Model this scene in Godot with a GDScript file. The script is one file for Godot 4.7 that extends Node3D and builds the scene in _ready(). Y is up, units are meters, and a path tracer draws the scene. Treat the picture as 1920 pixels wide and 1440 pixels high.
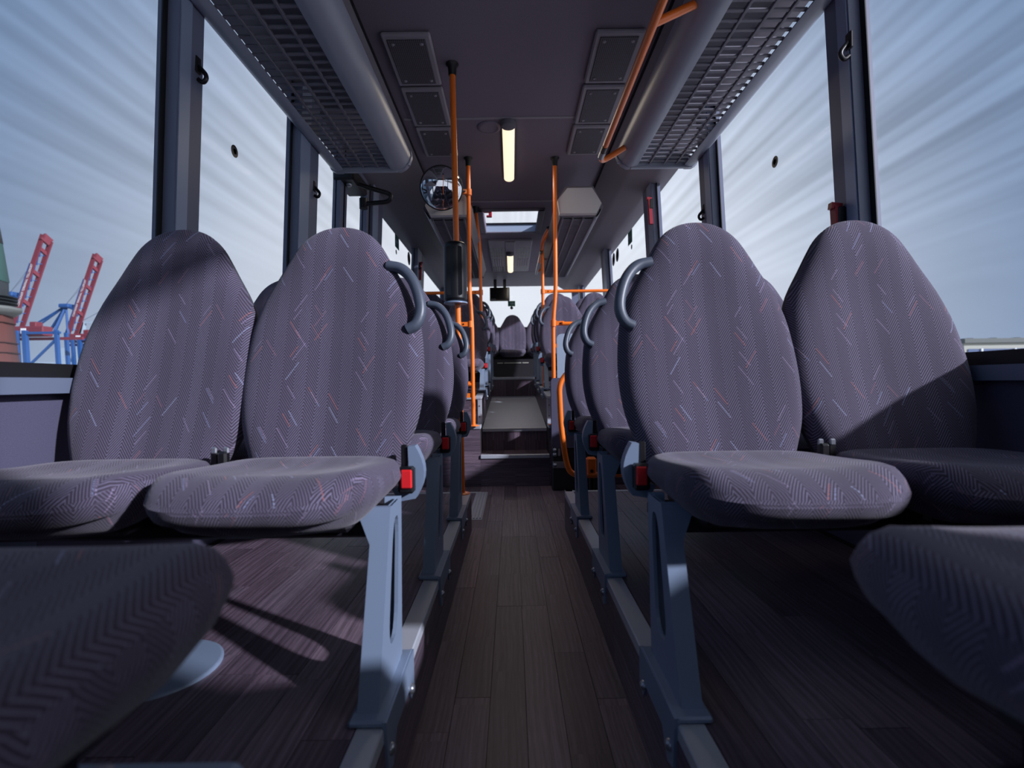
extends Node3D
# Inside a low-entry coach bus, looking from the aisle towards the rear. Metres, y up, -z towards the rear.

const EYE := 0.84          # camera height over the aisle floor
const MID := 0.03          # x of the bus's middle
const HALF := 1.23         # half width at eye level
const LEAN := 0.044        # the side walls lean inwards
const AISLE_L := -0.245
const AISLE_R := 0.295
const PLAT := 0.214        # platform height
const Z_STEP := -4.1

var SUN := Vector3(0.79, 0.40, 0.46).normalized()   # towards the sun

var mats := {}
var names := {}

# ------------------------------------------------------------------ mesh builder
class MB:
	var v := PackedVector3Array()
	var n := PackedVector3Array()
	var t := PackedVector2Array()
	func tri(a: Vector3, b: Vector3, c: Vector3, na: Vector3, nb: Vector3, nc: Vector3, ta: Vector2, tb: Vector2, tc: Vector2) -> void:
		v.append(a); n.append(na); t.append(ta)
		if (c - a).cross(b - a).dot(na + nb + nc) < 0.0:
			v.append(c); n.append(nc); t.append(tc)
			v.append(b); n.append(nb); t.append(tb)
		else:
			v.append(b); n.append(nb); t.append(tb)
			v.append(c); n.append(nc); t.append(tc)
	func flat(p: Vector3, nn: Vector3) -> Vector2:
		var a := nn.abs()
		if a.y >= a.x and a.y >= a.z: return Vector2(p.x, p.z)
		if a.x >= a.z: return Vector2(p.z, p.y)
		return Vector2(p.x, p.y)
	func quad(a: Vector3, b: Vector3, c: Vector3, d: Vector3, hint: Vector3) -> void:
		var nn := (c - a).cross(d - b)
		if nn.length() < 1e-12: return
		nn = nn.normalized()
		if nn.dot(hint) < 0.0: nn = -nn
		tri(a, b, c, nn, nn, nn, flat(a, nn), flat(b, nn), flat(c, nn))
		tri(a, c, d, nn, nn, nn, flat(a, nn), flat(c, nn), flat(d, nn))
	func face(a: Vector3, b: Vector3, c: Vector3, hint: Vector3) -> void:
		var nn := (c - a).cross(b - a).normalized()
		if nn.dot(hint) < 0.0: nn = -nn
		tri(a, b, c, nn, nn, nn, flat(a, nn), flat(b, nn), flat(c, nn))
	func box(c: Vector3, s: Vector3, bev := 0.0) -> MB:
		var h := s * 0.5
		var b := minf(bev, minf(h.x, minf(h.y, h.z)) * 0.9)
		for k in 3:
			var i := (k + 1) % 3
			var j := (k + 2) % 3
			for sg in [-1.0, 1.0]:
				var q := []
				for w in [[-1, -1], [1, -1], [1, 1], [-1, 1]]:
					var p := Vector3.ZERO
					p[k] = sg * h[k]; p[i] = w[0] * (h[i] - b); p[j] = w[1] * (h[j] - b)
					q.append(c + p)
				var hint := Vector3.ZERO
				hint[k] = sg
				quad(q[0], q[1], q[2], q[3], hint)
		if b > 0.0:
			for k in 3:
				var i := (k + 1) % 3
				var j := (k + 2) % 3
				for si in [-1.0, 1.0]:
					for sj in [-1.0, 1.0]:
						var q := []
						for w in [[0, -1], [0, 1], [1, 1], [1, -1]]:
							var p := Vector3.ZERO
							p[k] = w[1] * (h[k] - b)
							p[i] = si * (h[i] - (b if w[0] == 1 else 0.0))
							p[j] = sj * (h[j] - (0.0 if w[0] == 1 else b))
							q.append(c + p)
						var hint := Vector3.ZERO
						hint[i] = si; hint[j] = sj
						quad(q[0], q[1], q[2], q[3], hint)
			for sx in [-1.0, 1.0]:
				for sy in [-1.0, 1.0]:
					for sz in [-1.0, 1.0]:
						var sg := Vector3(sx, sy, sz)
						face(c + Vector3(h.x, h.y - b, h.z - b) * sg, c + Vector3(h.x - b, h.y, h.z - b) * sg, c + Vector3(h.x - b, h.y - b, h.z) * sg, sg)
		return self
	func span(a: Vector3, b: Vector3, bev := 0.0) -> MB:      # a box from corner to corner
		return box((a + b) * 0.5, (b - a).abs(), bev)
	func hexa(p: Array) -> MB:                                # 0..3 one loop, 4..7 the loop opposite
		var c := Vector3.ZERO
		for q in p: c += q / 8.0
		for f in [[0, 1, 2, 3], [4, 5, 6, 7], [0, 1, 5, 4], [1, 2, 6, 5], [2, 3, 7, 6], [3, 0, 4, 7]]:
			quad(p[f[0]], p[f[1]], p[f[2]], p[f[3]], (p[f[0]] + p[f[1]] + p[f[2]] + p[f[3]]) * 0.25 - c)
		return self
	func beam(a: Vector3, b: Vector3, w: float, h := -1.0) -> MB:   # a straight bar of rectangular section
		if h < 0.0: h = w
		var d := (b - a).normalized()
		var sd := d.cross(Vector3.UP)
		if sd.length() < 0.05: sd = Vector3.RIGHT
		sd = sd.normalized() * w * 0.5
		var up := sd.cross(d).normalized() * h * 0.5
		return hexa([a - sd - up, a + sd - up, a + sd + up, a - sd + up, b - sd - up, b + sd - up, b + sd + up, b - sd + up])
	func loft(rings: Array, wrap: bool, uvs_a: Array, cap := true, uvs_b := [], split := 99999) -> MB:
		var rn := rings.size()
		var m: int = rings[0].size()
		var c := Vector3.ZERO
		for r in rings:
			for p in r: c += p
		c /= rn * m
		var nr := []
		for i in rn:
			var a := PackedVector3Array()
			a.resize(m)
			nr.append(a)
		var total := 0.0
		for i in rn - 1:
			for j in (m if wrap else m - 1):
				var k := (j + 1) % m
				var f: Vector3 = (rings[i + 1][k] - rings[i][j]).cross(rings[i + 1][j] - rings[i][k])
				total += f.dot((rings[i][j] + rings[i + 1][k]) * 0.5 - c)
				nr[i][j] += f; nr[i][k] += f; nr[i + 1][j] += f; nr[i + 1][k] += f
		var sg := 1.0 if total > 0.0 else -1.0
		for i in [0, rn - 1]:                                 # a ring shrunk to a point shares one normal
			if rings[i][0].distance_to(rings[i][m / 2]) < 1e-4:
				var s := Vector3.ZERO
				for j in m: s += nr[i][j]
				for j in m: nr[i][j] = s
		for i in rn:
			for j in m:
				nr[i][j] = (nr[i][j] * sg).normalized()
		for i in rn - 1:
			for j in (m if wrap else m - 1):
				var k := (j + 1) % m
				var uk := j + 1
				var uvs: Array = uvs_a if i < split else uvs_b
				tri(rings[i][j], rings[i][k], rings[i + 1][k], nr[i][j], nr[i][k], nr[i + 1][k], uvs[i][j], uvs[i][uk], uvs[i + 1][uk])
				tri(rings[i][j], rings[i + 1][k], rings[i + 1][j], nr[i][j], nr[i + 1][k], nr[i + 1][j], uvs[i][j], uvs[i + 1][uk], uvs[i + 1][j])
		if cap and wrap:
			for i in [0, rn - 1]:
				var o := Vector3.ZERO
				for p in rings[i]: o += p / m
				var other: Vector3 = rings[1 if i == 0 else rn - 2][0] - rings[i][0]
				for j in m:
					face(o, rings[i][j], rings[i][(j + 1) % m], -other)
		return self
	func tube(pts: Array, r: float, sides := 12) -> MB:
		var rings := []
		var uvs := []
		var d0: Vector3 = (pts[1] - pts[0]).normalized()
		var s := d0.cross(Vector3.UP)
		if s.length() < 0.1: s = d0.cross(Vector3.RIGHT)
		s = s.normalized()
		for i in pts.size():
			var d: Vector3 = (pts[mini(i + 1, pts.size() - 1)] - pts[maxi(i - 1, 0)]).normalized()
			s = (s - d * s.dot(d)).normalized()
			var u := d.cross(s)
			var ring := PackedVector3Array()
			var tv := PackedVector2Array()
			for j in sides:
				var a := TAU * j / sides
				ring.append(pts[i] + (s * cos(a) + u * sin(a)) * r)
			for j in sides + 1: tv.append(Vector2(j / float(sides), i))
			rings.append(ring); uvs.append(tv)
		return loft_oriented(rings, uvs, pts)
	func loft_oriented(rings: Array, uvs: Array, mids: Array) -> MB:   # normals point away from the middle line
		var rn := rings.size()
		var m: int = rings[0].size()
		for i in rn - 1:
			for j in m:
				var k := (j + 1) % m
				var a: Vector3 = rings[i][j]; var b: Vector3 = rings[i][k]; var c: Vector3 = rings[i + 1][k]; var d: Vector3 = rings[i + 1][j]
				var na: Vector3 = (a - mids[i]).normalized(); var nb: Vector3 = (b - mids[i]).normalized()
				var nc: Vector3 = (c - mids[i + 1]).normalized(); var nd: Vector3 = (d - mids[i + 1]).normalized()
				tri(a, b, c, na, nb, nc, uvs[i][j], uvs[i][j + 1], uvs[i + 1][j + 1])
				tri(a, c, d, na, nc, nd, uvs[i][j], uvs[i + 1][j + 1], uvs[i + 1][j])
		for i in [0, rn - 1]:
			var out: Vector3 = mids[0] - mids[1] if i == 0 else mids[rn - 1] - mids[rn - 2]
			for j in m: face(mids[i], rings[i][j], rings[i][(j + 1) % m], out)
		return self
	func cyl(a: Vector3, b: Vector3, r: float, sides := 16) -> MB:
		return tube([a, b], r, sides)
	func lathe(o: Vector3, axis: Vector3, prof: Array, sides := 24) -> MB:   # prof: [radius, along]
		var d := axis.normalized()
		var s := d.cross(Vector3.UP)
		if s.length() < 0.1: s = d.cross(Vector3.RIGHT)
		s = s.normalized()
		var u := d.cross(s)
		var rings := []
		var uvs := []
		for p in prof:
			var ring := PackedVector3Array()
			var tv := PackedVector2Array()
			for j in sides:
				var a := TAU * j / sides
				ring.append(o + d * p[1] + (s * cos(a) + u * sin(a)) * p[0])
			for j in sides + 1: tv.append(Vector2(j / float(sides), p[1]))
			rings.append(ring); uvs.append(tv)
		return loft(rings, true, uvs, true)
	func strip(prof: Array, th: float, z0: float, z1: float) -> MB:   # a bent sheet: (x, y) profile, given a thickness, along z
		var inner := []
		var k := prof.size()
		for i in k:
			var d: Vector2 = (prof[mini(i + 1, k - 1)] - prof[maxi(i - 1, 0)]).normalized()
			inner.append(prof[i] + Vector2(-d.y, d.x) * th)
		for i in k - 1:
			var a := [prof[i], prof[i + 1], inner[i + 1], inner[i]]
			var p := []
			for z in [z0, z1]:
				for q in a: p.append(Vector3(q.x, q.y, z))
			var o: Vector2 = (prof[i] + prof[i + 1]) * 0.5 - (inner[i] + inner[i + 1]) * 0.5
			var smooth_n := []
			for side in [prof, inner]:
				var e := []
				for q in [i, i + 1]:
					var d: Vector2 = (side[mini(q + 1, k - 1)] - side[maxi(q - 1, 0)]).normalized()
					var nn := Vector2(-d.y, d.x)
					if nn.dot(o if side == prof else -o) < 0.0: nn = -nn
					e.append(Vector3(nn.x, nn.y, 0))
				smooth_n.append(e)
			for sd in 2:
				var i0 := 0 if sd == 0 else 3
				var i1 := 1 if sd == 0 else 2
				var e: Array = smooth_n[sd]
				tri(p[i0], p[i1], p[i1 + 4], e[0], e[1], e[1], Vector2(p[i0].x, z0), Vector2(p[i1].x, z0), Vector2(p[i1].x, z1))
				tri(p[i0], p[i1 + 4], p[i0 + 4], e[0], e[1], e[0], Vector2(p[i0].x, z0), Vector2(p[i1].x, z1), Vector2(p[i0].x, z1))
			quad(p[0], p[1], p[2], p[3], Vector3(0, 0, z0 - z1))
			quad(p[4], p[5], p[6], p[7], Vector3(0, 0, z1 - z0))
			if i == 0: quad(p[0], p[3], p[7], p[4], Vector3(prof[0].x - prof[1].x, prof[0].y - prof[1].y, 0))
			if i == k - 2: quad(p[1], p[2], p[6], p[5], Vector3(prof[k - 1].x - prof[k - 2].x, prof[k - 1].y - prof[k - 2].y, 0))
		return self
	func slab(poly: PackedVector2Array, f: Callable, depth: Vector3) -> MB:   # a flat outline put in space by f and given depth
		var idx := Geometry2D.triangulate_polygon(poly)
		var pts := []
		for q in poly: pts.append(f.call(q))
		for i in range(0, idx.size(), 3):
			face(pts[idx[i]], pts[idx[i + 1]], pts[idx[i + 2]], -depth)
			face(pts[idx[i]] + depth, pts[idx[i + 1]] + depth, pts[idx[i + 2]] + depth, depth)
		var c := Vector3.ZERO
		for p in pts: c += p / pts.size()
		var cw := Geometry2D.is_polygon_clockwise(poly)
		for i in pts.size():
			var j := (i + 1) % pts.size()
			var e2 := poly[j] - poly[i]
			var o2 := Vector2(-e2.y, e2.x) * (1.0 if cw else -1.0)
			var o: Vector3 = f.call(poly[i] + o2) - pts[i]
			quad(pts[i], pts[j], pts[j] + depth, pts[i] + depth, o)
		return self
	func done() -> ArrayMesh:
		var a := []
		a.resize(Mesh.ARRAY_MAX)
		a[Mesh.ARRAY_VERTEX] = v; a[Mesh.ARRAY_NORMAL] = n; a[Mesh.ARRAY_TEX_UV] = t
		var m := ArrayMesh.new()
		m.add_surface_from_arrays(Mesh.PRIMITIVE_TRIANGLES, a)
		return m

func bend(pts: Array, r: float, k := 6) -> Array:            # rounds the corners of a path
	var out := [pts[0]]
	for i in range(1, pts.size() - 1):
		var a: Vector3 = pts[i] + (pts[i - 1] - pts[i]).limit_length(minf(r, pts[i].distance_to(pts[i - 1]) * 0.48))
		var b: Vector3 = pts[i] + (pts[i + 1] - pts[i]).limit_length(minf(r, pts[i].distance_to(pts[i + 1]) * 0.48))
		for j in k + 1:
			var w := j / float(k)
			out.append(a.lerp(pts[i], w).lerp(pts[i].lerp(b, w), w))
	out.append(pts[-1])
	return out

func v2(a: Array) -> PackedVector2Array:
	var p := PackedVector2Array()
	for i in range(0, a.size(), 2): p.append(Vector2(a[i], a[i + 1]))
	return p

func rounded(w: float, h: float, r: float, k := 5) -> PackedVector2Array:
	var p := PackedVector2Array()
	for q in 4:
		var c := Vector2((w * 0.5 - r) * (1 if q in [0, 3] else -1), (h * 0.5 - r) * (1 if q < 2 else -1))
		for i in k + 1:
			var a: float = PI * 0.5 * (q + i / float(k))
			p.append(c + Vector2(cos(a), sin(a)) * r)
	return p

# ------------------------------------------------------------------ nodes
func numbered(s: String) -> String:
	if not names.has(s):
		names[s] = 0
		return s
	names[s] += 1
	return "%s_%03d" % [s, names[s]]

func tag(o: Node3D, label: String, category := "", group := "", kind := "") -> Node3D:
	if label: o.set_meta("label", label)
	if category: o.set_meta("category", category)
	if group: o.set_meta("group", group)
	if kind: o.set_meta("kind", kind)
	return o

func thing(called: String, label: String, category: String, at := Vector3.ZERO, group := "", kind := "") -> Node3D:
	var o := Node3D.new()
	o.name = numbered(called)
	add_child(o)
	o.position = at
	return tag(o, label, category, group, kind)

func part(parent: Node, called: String, shape: Variant, m: Material, at := Vector3.ZERO) -> MeshInstance3D:
	var o := MeshInstance3D.new()
	o.name = called
	o.mesh = shape.done() if shape is MB else shape
	o.material_override = m
	parent.add_child(o, true)
	o.position = at
	return o

func mb() -> MB: return MB.new()

# ------------------------------------------------------------------ materials
func mat(called: String, c: Color, rough := 0.6, metal := 0.0) -> StandardMaterial3D:
	var m := StandardMaterial3D.new()
	m.resource_name = called
	m.albedo_color = c
	m.roughness = rough
	m.metallic = metal
	m.cull_mode = BaseMaterial3D.CULL_DISABLED
	mats[called] = m
	return m

func c8(r: int, g: int, b: int) -> Color: return Color8(r, g, b)

func make_fabric() -> ImageTexture:
	var n := 1024                       # 0.48 m a side
	var rng := RandomNumberGenerator.new()
	rng.seed = 7
	var noise := FastNoiseLite.new()
	noise.seed = 3
	noise.frequency = 0.05
	var d := PackedByteArray()
	d.resize(n * n * 3)
	var jit := PackedFloat32Array()
	for i in 4096: jit.append(rng.randf_range(-1, 1))
	for y in n:
		for x in n:
			var col := x >> 6
			var fx := (x & 63) / 64.0
			var slope := 1.0 if col & 1 else -1.0
			var ph := fposmod((y + slope * fx * 92.0) / 18.2857, 1.0)
			var k := clampf(1.0 - absf(ph - 0.45) * 3.2, 0.0, 1.0)
			var thread := 0.82 + 0.18 * float(((x >> 2) + (y >> 2)) & 1)
			k = k * thread * (1.0 if col & 1 else 0.80) + jit[(x * 7 + y * 131) & 4095] * 0.07
			var band := 0.86 + 0.14 * sin(TAU * (x / 1024.0) * 3.0 + 0.8)
			k *= band
			var i := (y * n + x) * 3
			d[i] = int(clampf(lerpf(56, 146, k), 0, 255))
			d[i + 1] = int(clampf(lerpf(49, 145, k), 0, 255))
			d[i + 2] = int(clampf(lerpf(62, 166, k), 0, 255))
	var im := Image.create_from_data(n, n, false, Image.FORMAT_RGB8, d)
	var tones := [c8(176, 196, 222), c8(150, 168, 200), c8(196, 112, 96), c8(160, 112, 116), c8(170, 156, 180)]
	for q in 50:
		var cx := rng.randi_range(0, n - 1)
		var cy := rng.randi_range(0, n - 1)
		var col := cx >> 6
		var sx := 0.66 if (col & 1) == 0 else -0.66
		var tone: Color = tones[rng.randi_range(0, 4)]
		var length := rng.randi_range(58, 104)
		for s in length:
			if s % 9 > 6: continue
			for w in 7:
				var px := posmod(int(cx + s * sx + w - 3), n)
				var py := posmod(cy + s, n)
				im.set_pixel(px, py, im.get_pixel(px, py).lerp(tone, 0.62 if s % 9 < 4 else 0.3))
	return ImageTexture.create_from_image(im)

func make_wood() -> ImageTexture:
	var w := 256
	var h := 1024                        # grain runs along v
	var a := FastNoiseLite.new()
	a.seed = 11
	a.frequency = 0.035
	var b := FastNoiseLite.new()
	b.seed = 5
	b.frequency = 0.16
	var d := PackedByteArray()
	d.resize(w * h * 3)
	for y in h:
		for x in w:
			var g := a.get_noise_2d(x * 1.3 + 6.0 * sin(y * 0.012), y * 0.035) * 0.9 + b.get_noise_2d(x * 2.4, y * 0.06) * 0.7
			var k := clampf(0.5 + g * 0.62, 0.0, 1.0)
			var i := (y * w + x) * 3
			d[i] = int(lerpf(128, 246, k)); d[i + 1] = int(lerpf(120, 238, k)); d[i + 2] = int(lerpf(122, 240, k))
	return ImageTexture.create_from_image(Image.create_from_data(w, h, false, Image.FORMAT_RGB8, d))

func make_specks(lo: float, hi: float, fr: float, sd: int) -> ImageTexture:
	var n := 256
	var a := FastNoiseLite.new()
	a.seed = sd
	a.frequency = fr
	var im := Image.create(n, n, false, Image.FORMAT_RGB8)
	for y in n:
		for x in n:
			var k := clampf(0.5 + a.get_noise_2d(x, y) * 0.8, 0, 1)
			var g := lerpf(lo, hi, k)
			im.set_pixel(x, y, Color(g, g, g))
	return ImageTexture.create_from_image(im)

func make_dots() -> ImageTexture:
	var im := Image.create(64, 64, false, Image.FORMAT_RGB8)
	for y in 64:
		for x in 64:
			var p := Vector2(fposmod(x, 16) - 8, fposmod(y, 16) - 8)
			im.set_pixel(x, y, Color(0.25, 0.25, 0.25) if p.length() < 4.6 else Color.WHITE)
	return ImageTexture.create_from_image(im)

func make_sky() -> ImageTexture:
	var w := 2048
	var h := 1024
	var a := FastNoiseLite.new()
	a.seed = 21
	a.frequency = 1.0
	a.fractal_octaves = 2
	var soft := FastNoiseLite.new()
	soft.seed = 4
	soft.frequency = 1.6
	var d := PackedFloat32Array()
	d.resize(w * h * 3)
	var low := Vector3(0.36, 0.42, 0.50)
	var near := Vector3(0.78, 0.83, 0.92)
	var side := Vector3(0.16, 0.25, 0.42)
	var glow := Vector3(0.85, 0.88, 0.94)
	for y in h:
		var el := PI * (0.5 - (y + 0.5) / h)
		for x in w:
			var i := (y * w + x) * 3
			if el < -0.02:
				d[i] = low.x; d[i + 1] = low.y; d[i + 2] = low.z
				continue
			var az := (x + 0.5) / w * TAU
			var dir := Vector3(sin(az) * cos(el), sin(el), -cos(az) * cos(el))
			var off := acos(clampf(-dir.z, -1, 1))
			var k := smoothstep(0.2, 1.0, off)
			var c := near.lerp(side, k)
			# glow added round the unseen sun, behind right, to light the left rack
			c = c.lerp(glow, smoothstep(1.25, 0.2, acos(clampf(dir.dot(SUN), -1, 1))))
			# cloud streets that run along the quay, parallel to the bus
			var phi := atan2(dir.y, absf(dir.x) + 0.0001) + (0.0 if dir.x > 0.0 else 9.0)
			var st := a.get_noise_2d(phi * 32.0, off * 0.5) * 1.25
			var vis := smoothstep(0.10, 0.38, el) * smoothstep(0.16, 0.45, off) * (0.24 if dir.x > 0.0 else 0.16)
			var cl := soft.get_noise_3d(dir.x, dir.y * 3.0, dir.z) * 0.17
			c *= 1.0 + st * vis + cl
			d[i] = c.x; d[i + 1] = c.y; d[i + 2] = c.z
	return ImageTexture.create_from_image(Image.create_from_data(w, h, false, Image.FORMAT_RGBF, d.to_byte_array()))

func pane_material(called: String, c: Color, alpha: float) -> StandardMaterial3D:
	var m := mat(called, Color(c.r, c.g, c.b, alpha), 0.02)
	m.transparency = BaseMaterial3D.TRANSPARENCY_ALPHA
	m.metallic_specular = 0.05
	return m

func make_materials() -> void:
	var fabric := mat("fabric", Color(0.98, 0.96, 1.0), 0.95)
	fabric.albedo_texture = make_fabric()
	fabric.rim_enabled = true
	fabric.rim = 0.25
	fabric.heightmap_enabled = true
	fabric.heightmap_texture = fabric.albedo_texture
	fabric.heightmap_scale = 0.06
	var wood := make_wood()
	var tints := [c8(137, 122, 138), c8(123, 109, 124), c8(149, 134, 148), c8(112, 99, 114), c8(131, 119, 135)]
	for i in 5:
		var m := mat("wood_%d" % i, tints[i], 0.42)
		m.albedo_texture = wood
		m.uv1_scale = Vector3(7.0, 1.1, 1)
	mat("dark_gap", c8(30, 24, 28), 0.8)
	mat("plastic_dark", c8(30, 27, 34), 0.5)
	mat("plastic_black", c8(18, 17, 21), 0.38)
	mat("shell_grey", c8(62, 62, 72), 0.55)
	mat("frame", c8(124, 140, 164), 0.42, 0.15)
	mat("handle", c8(74, 82, 96), 0.42)
	mat("steel", c8(160, 164, 172), 0.34, 0.75)
	mat("trim_metal", c8(186, 190, 200), 0.4, 0.3)
	mat("orange", c8(252, 122, 24), 0.3)
	mats.orange.clearcoat_enabled = true
	mats.orange.clearcoat = 0.6
	mat("red", c8(214, 34, 40), 0.4)
	mat("dark_red", c8(150, 26, 44), 0.45)
	var ceil := mat("ceiling", c8(138, 126, 142), 0.75)
	ceil.albedo_texture = make_specks(0.9, 1.0, 0.2, 8)
	ceil.uv1_scale = Vector3(3, 3, 3)
	mat("cove", c8(120, 114, 124), 0.6)
	mat("panel_grey", c8(158, 151, 160), 0.6)
	var perf := mat("perforated", c8(104, 98, 108), 0.7)
	perf.albedo_texture = make_dots()
	perf.uv1_scale = Vector3(24, 24, 1)
	mat("rack", c8(150, 154, 170), 0.34, 0.0)
	mat("rack_grid", c8(108, 106, 118), 0.5)
	mat("light_grey", c8(214, 208, 210), 0.5)
	mat("pillar", c8(106, 112, 134), 0.45)
	mat("pillar_strip", c8(150, 164, 190), 0.4, 0.2)
	mat("seal", c8(16, 15, 20), 0.6)
	mat("ledge", c8(112, 122, 144), 0.45, 0.2)
	var wf := mat("wall_fabric", c8(92, 90, 116), 0.95)
	wf.albedo_texture = make_specks(0.72, 1.0, 0.35, 6)
	wf.uv1_scale = Vector3(5, 5, 1)
	mat("barrier", c8(150, 164, 184), 0.55)
	var vin := mat("vinyl", c8(204, 210, 226), 0.4)
	vin.albedo_texture = make_specks(0.8, 1.0, 0.3, 9)
	vin.uv1_scale = Vector3(4, 4, 1)
	pane_material("glass", Color(0.82, 0.9, 0.95), 0.015)
	mat("mirror", c8(235, 238, 242), 0.02, 1.0)
	mat("screen", c8(8, 8, 12), 0.12)
	mat("green", c8(30, 104, 88), 0.5)
	mats.green.backlight_enabled = true
	mats.green.backlight = Color(0.30, 0.36, 0.34)
	mat("white", c8(225, 228, 230), 0.5)
	mat("blue_sign", c8(26, 44, 92), 0.5)
	var lamp := mat("lamp", c8(255, 246, 226), 0.5)
	lamp.emission_enabled = true
	lamp.emission = c8(255, 236, 200)
	lamp.emission_energy_multiplier = 1.15
	mat("crane_red", c8(112, 44, 56), 0.7)
	mat("crane_blue", c8(28, 74, 130), 0.7)
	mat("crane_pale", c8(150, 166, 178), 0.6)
	mat("rope", c8(120, 130, 145), 0.7)
	mat("brick", c8(92, 50, 44), 0.9)
	mat("brick_dark", c8(70, 38, 34), 0.9)
	mat("copper", c8(50, 86, 80), 0.8)
	mat("copper_dark", c8(40, 46, 48), 0.8)
	mat("concrete", c8(108, 112, 108), 0.85)
	mat("facade", c8(176, 176, 164), 0.8)
	mat("shop_glass", c8(92, 106, 140), 0.3)
	mat("quay", c8(206, 204, 200), 0.9)  # made pale so the unseen ground bounces light into the bus
	mat("harbour_water", c8(34, 44, 52), 0.12)

# ------------------------------------------------------------------ seats
func catmull(a: float, b: float, c: float, d: float, t: float) -> float:
	return 0.5 * (2.0 * b + (c - a) * t + (2.0 * a - 5.0 * b + 4.0 * c - d) * t * t + (3.0 * b - a - 3.0 * c + d) * t * t * t)

# y over the seat's foot for a 0.45 m seat, half width
const OUTLINE := [[0.375, 0.165], [0.416, 0.190], [0.51, 0.226], [0.58, 0.240], [0.646, 0.244], [0.716, 0.240], [0.79, 0.229], [0.86, 0.206], [0.936, 0.163], [0.985, 0.135], [1.02, 0.113], [1.048, 0.086], [1.066, 0.055], [1.074, 0.026], [1.076, 0.0]]

func back_rows() -> Array:
	var rows := []
	for i in OUTLINE.size() - 1:
		var p: Array = OUTLINE[maxi(i - 1, 0)]
		var q: Array = OUTLINE[i]
		var r: Array = OUTLINE[i + 1]
		var s: Array = OUTLINE[mini(i + 2, OUTLINE.size() - 1)]
		for k in 3:
			rows.append([catmull(p[0], q[0], r[0], s[0], k / 3.0), maxf(0.0, catmull(p[1], q[1], r[1], s[1], k / 3.0))])
	rows.append(OUTLINE[-1])
	return rows

func backrest_mesh(cx: float, dy: float, uvo: Vector2, shell: bool) -> MB:
	var rings := []
	var uvs := []
	var half := 16
	for row in back_rows():
		var y: float = row[0]
		var hw: float = row[1]
		if shell:
			hw = hw * 0.94
			if y > 1.05: continue
		var up := clampf((y - 0.96) / 0.116, 0.0, 1.0)
		var th := 0.085 * sqrt(maxf(0.0, 1.0 - up * up * 0.985)) * clampf(0.72 + (1.0 - (y - 0.4) / 0.7) * 0.35, 0.6, 1.0)
		var zc := -0.078 - 0.27 * (y - 0.42) + 0.03 * smoothstep(0.8, 1.05, y)
		if shell:
			th *= 0.55
			zc -= th * 0.95
		var ring := PackedVector3Array()
		var tv := PackedVector2Array()
		for j in half * 2:
			var u := -cos(PI * j / half) if j <= half else cos(PI * (j - half) / half)
			var e := sqrt(maxf(0.0, 1.0 - pow(absf(u), 4.5)))
			var wing := 0.030 * u * u * (1.0 - pow(absf(u), 8.0)) * smoothstep(1.0, 0.75, y) - 0.010 * exp(-pow((y - 0.6) / 0.12, 2.0)) * (1.0 - u * u)
			var z := zc + (th * 0.5 * e + wing if j <= half else -th * 0.5 * e + wing * 0.5)
			ring.append(Vector3(cx + hw * u, y + dy, z))
			tv.append(Vector2((hw * u + (0.0 if j <= half else 0.3)) / 0.48, -y / 0.48) + uvo)
		tv.append(tv[0])
		rings.append(ring)
		uvs.append(tv)
	return mb().loft(rings, true, uvs, true)

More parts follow.
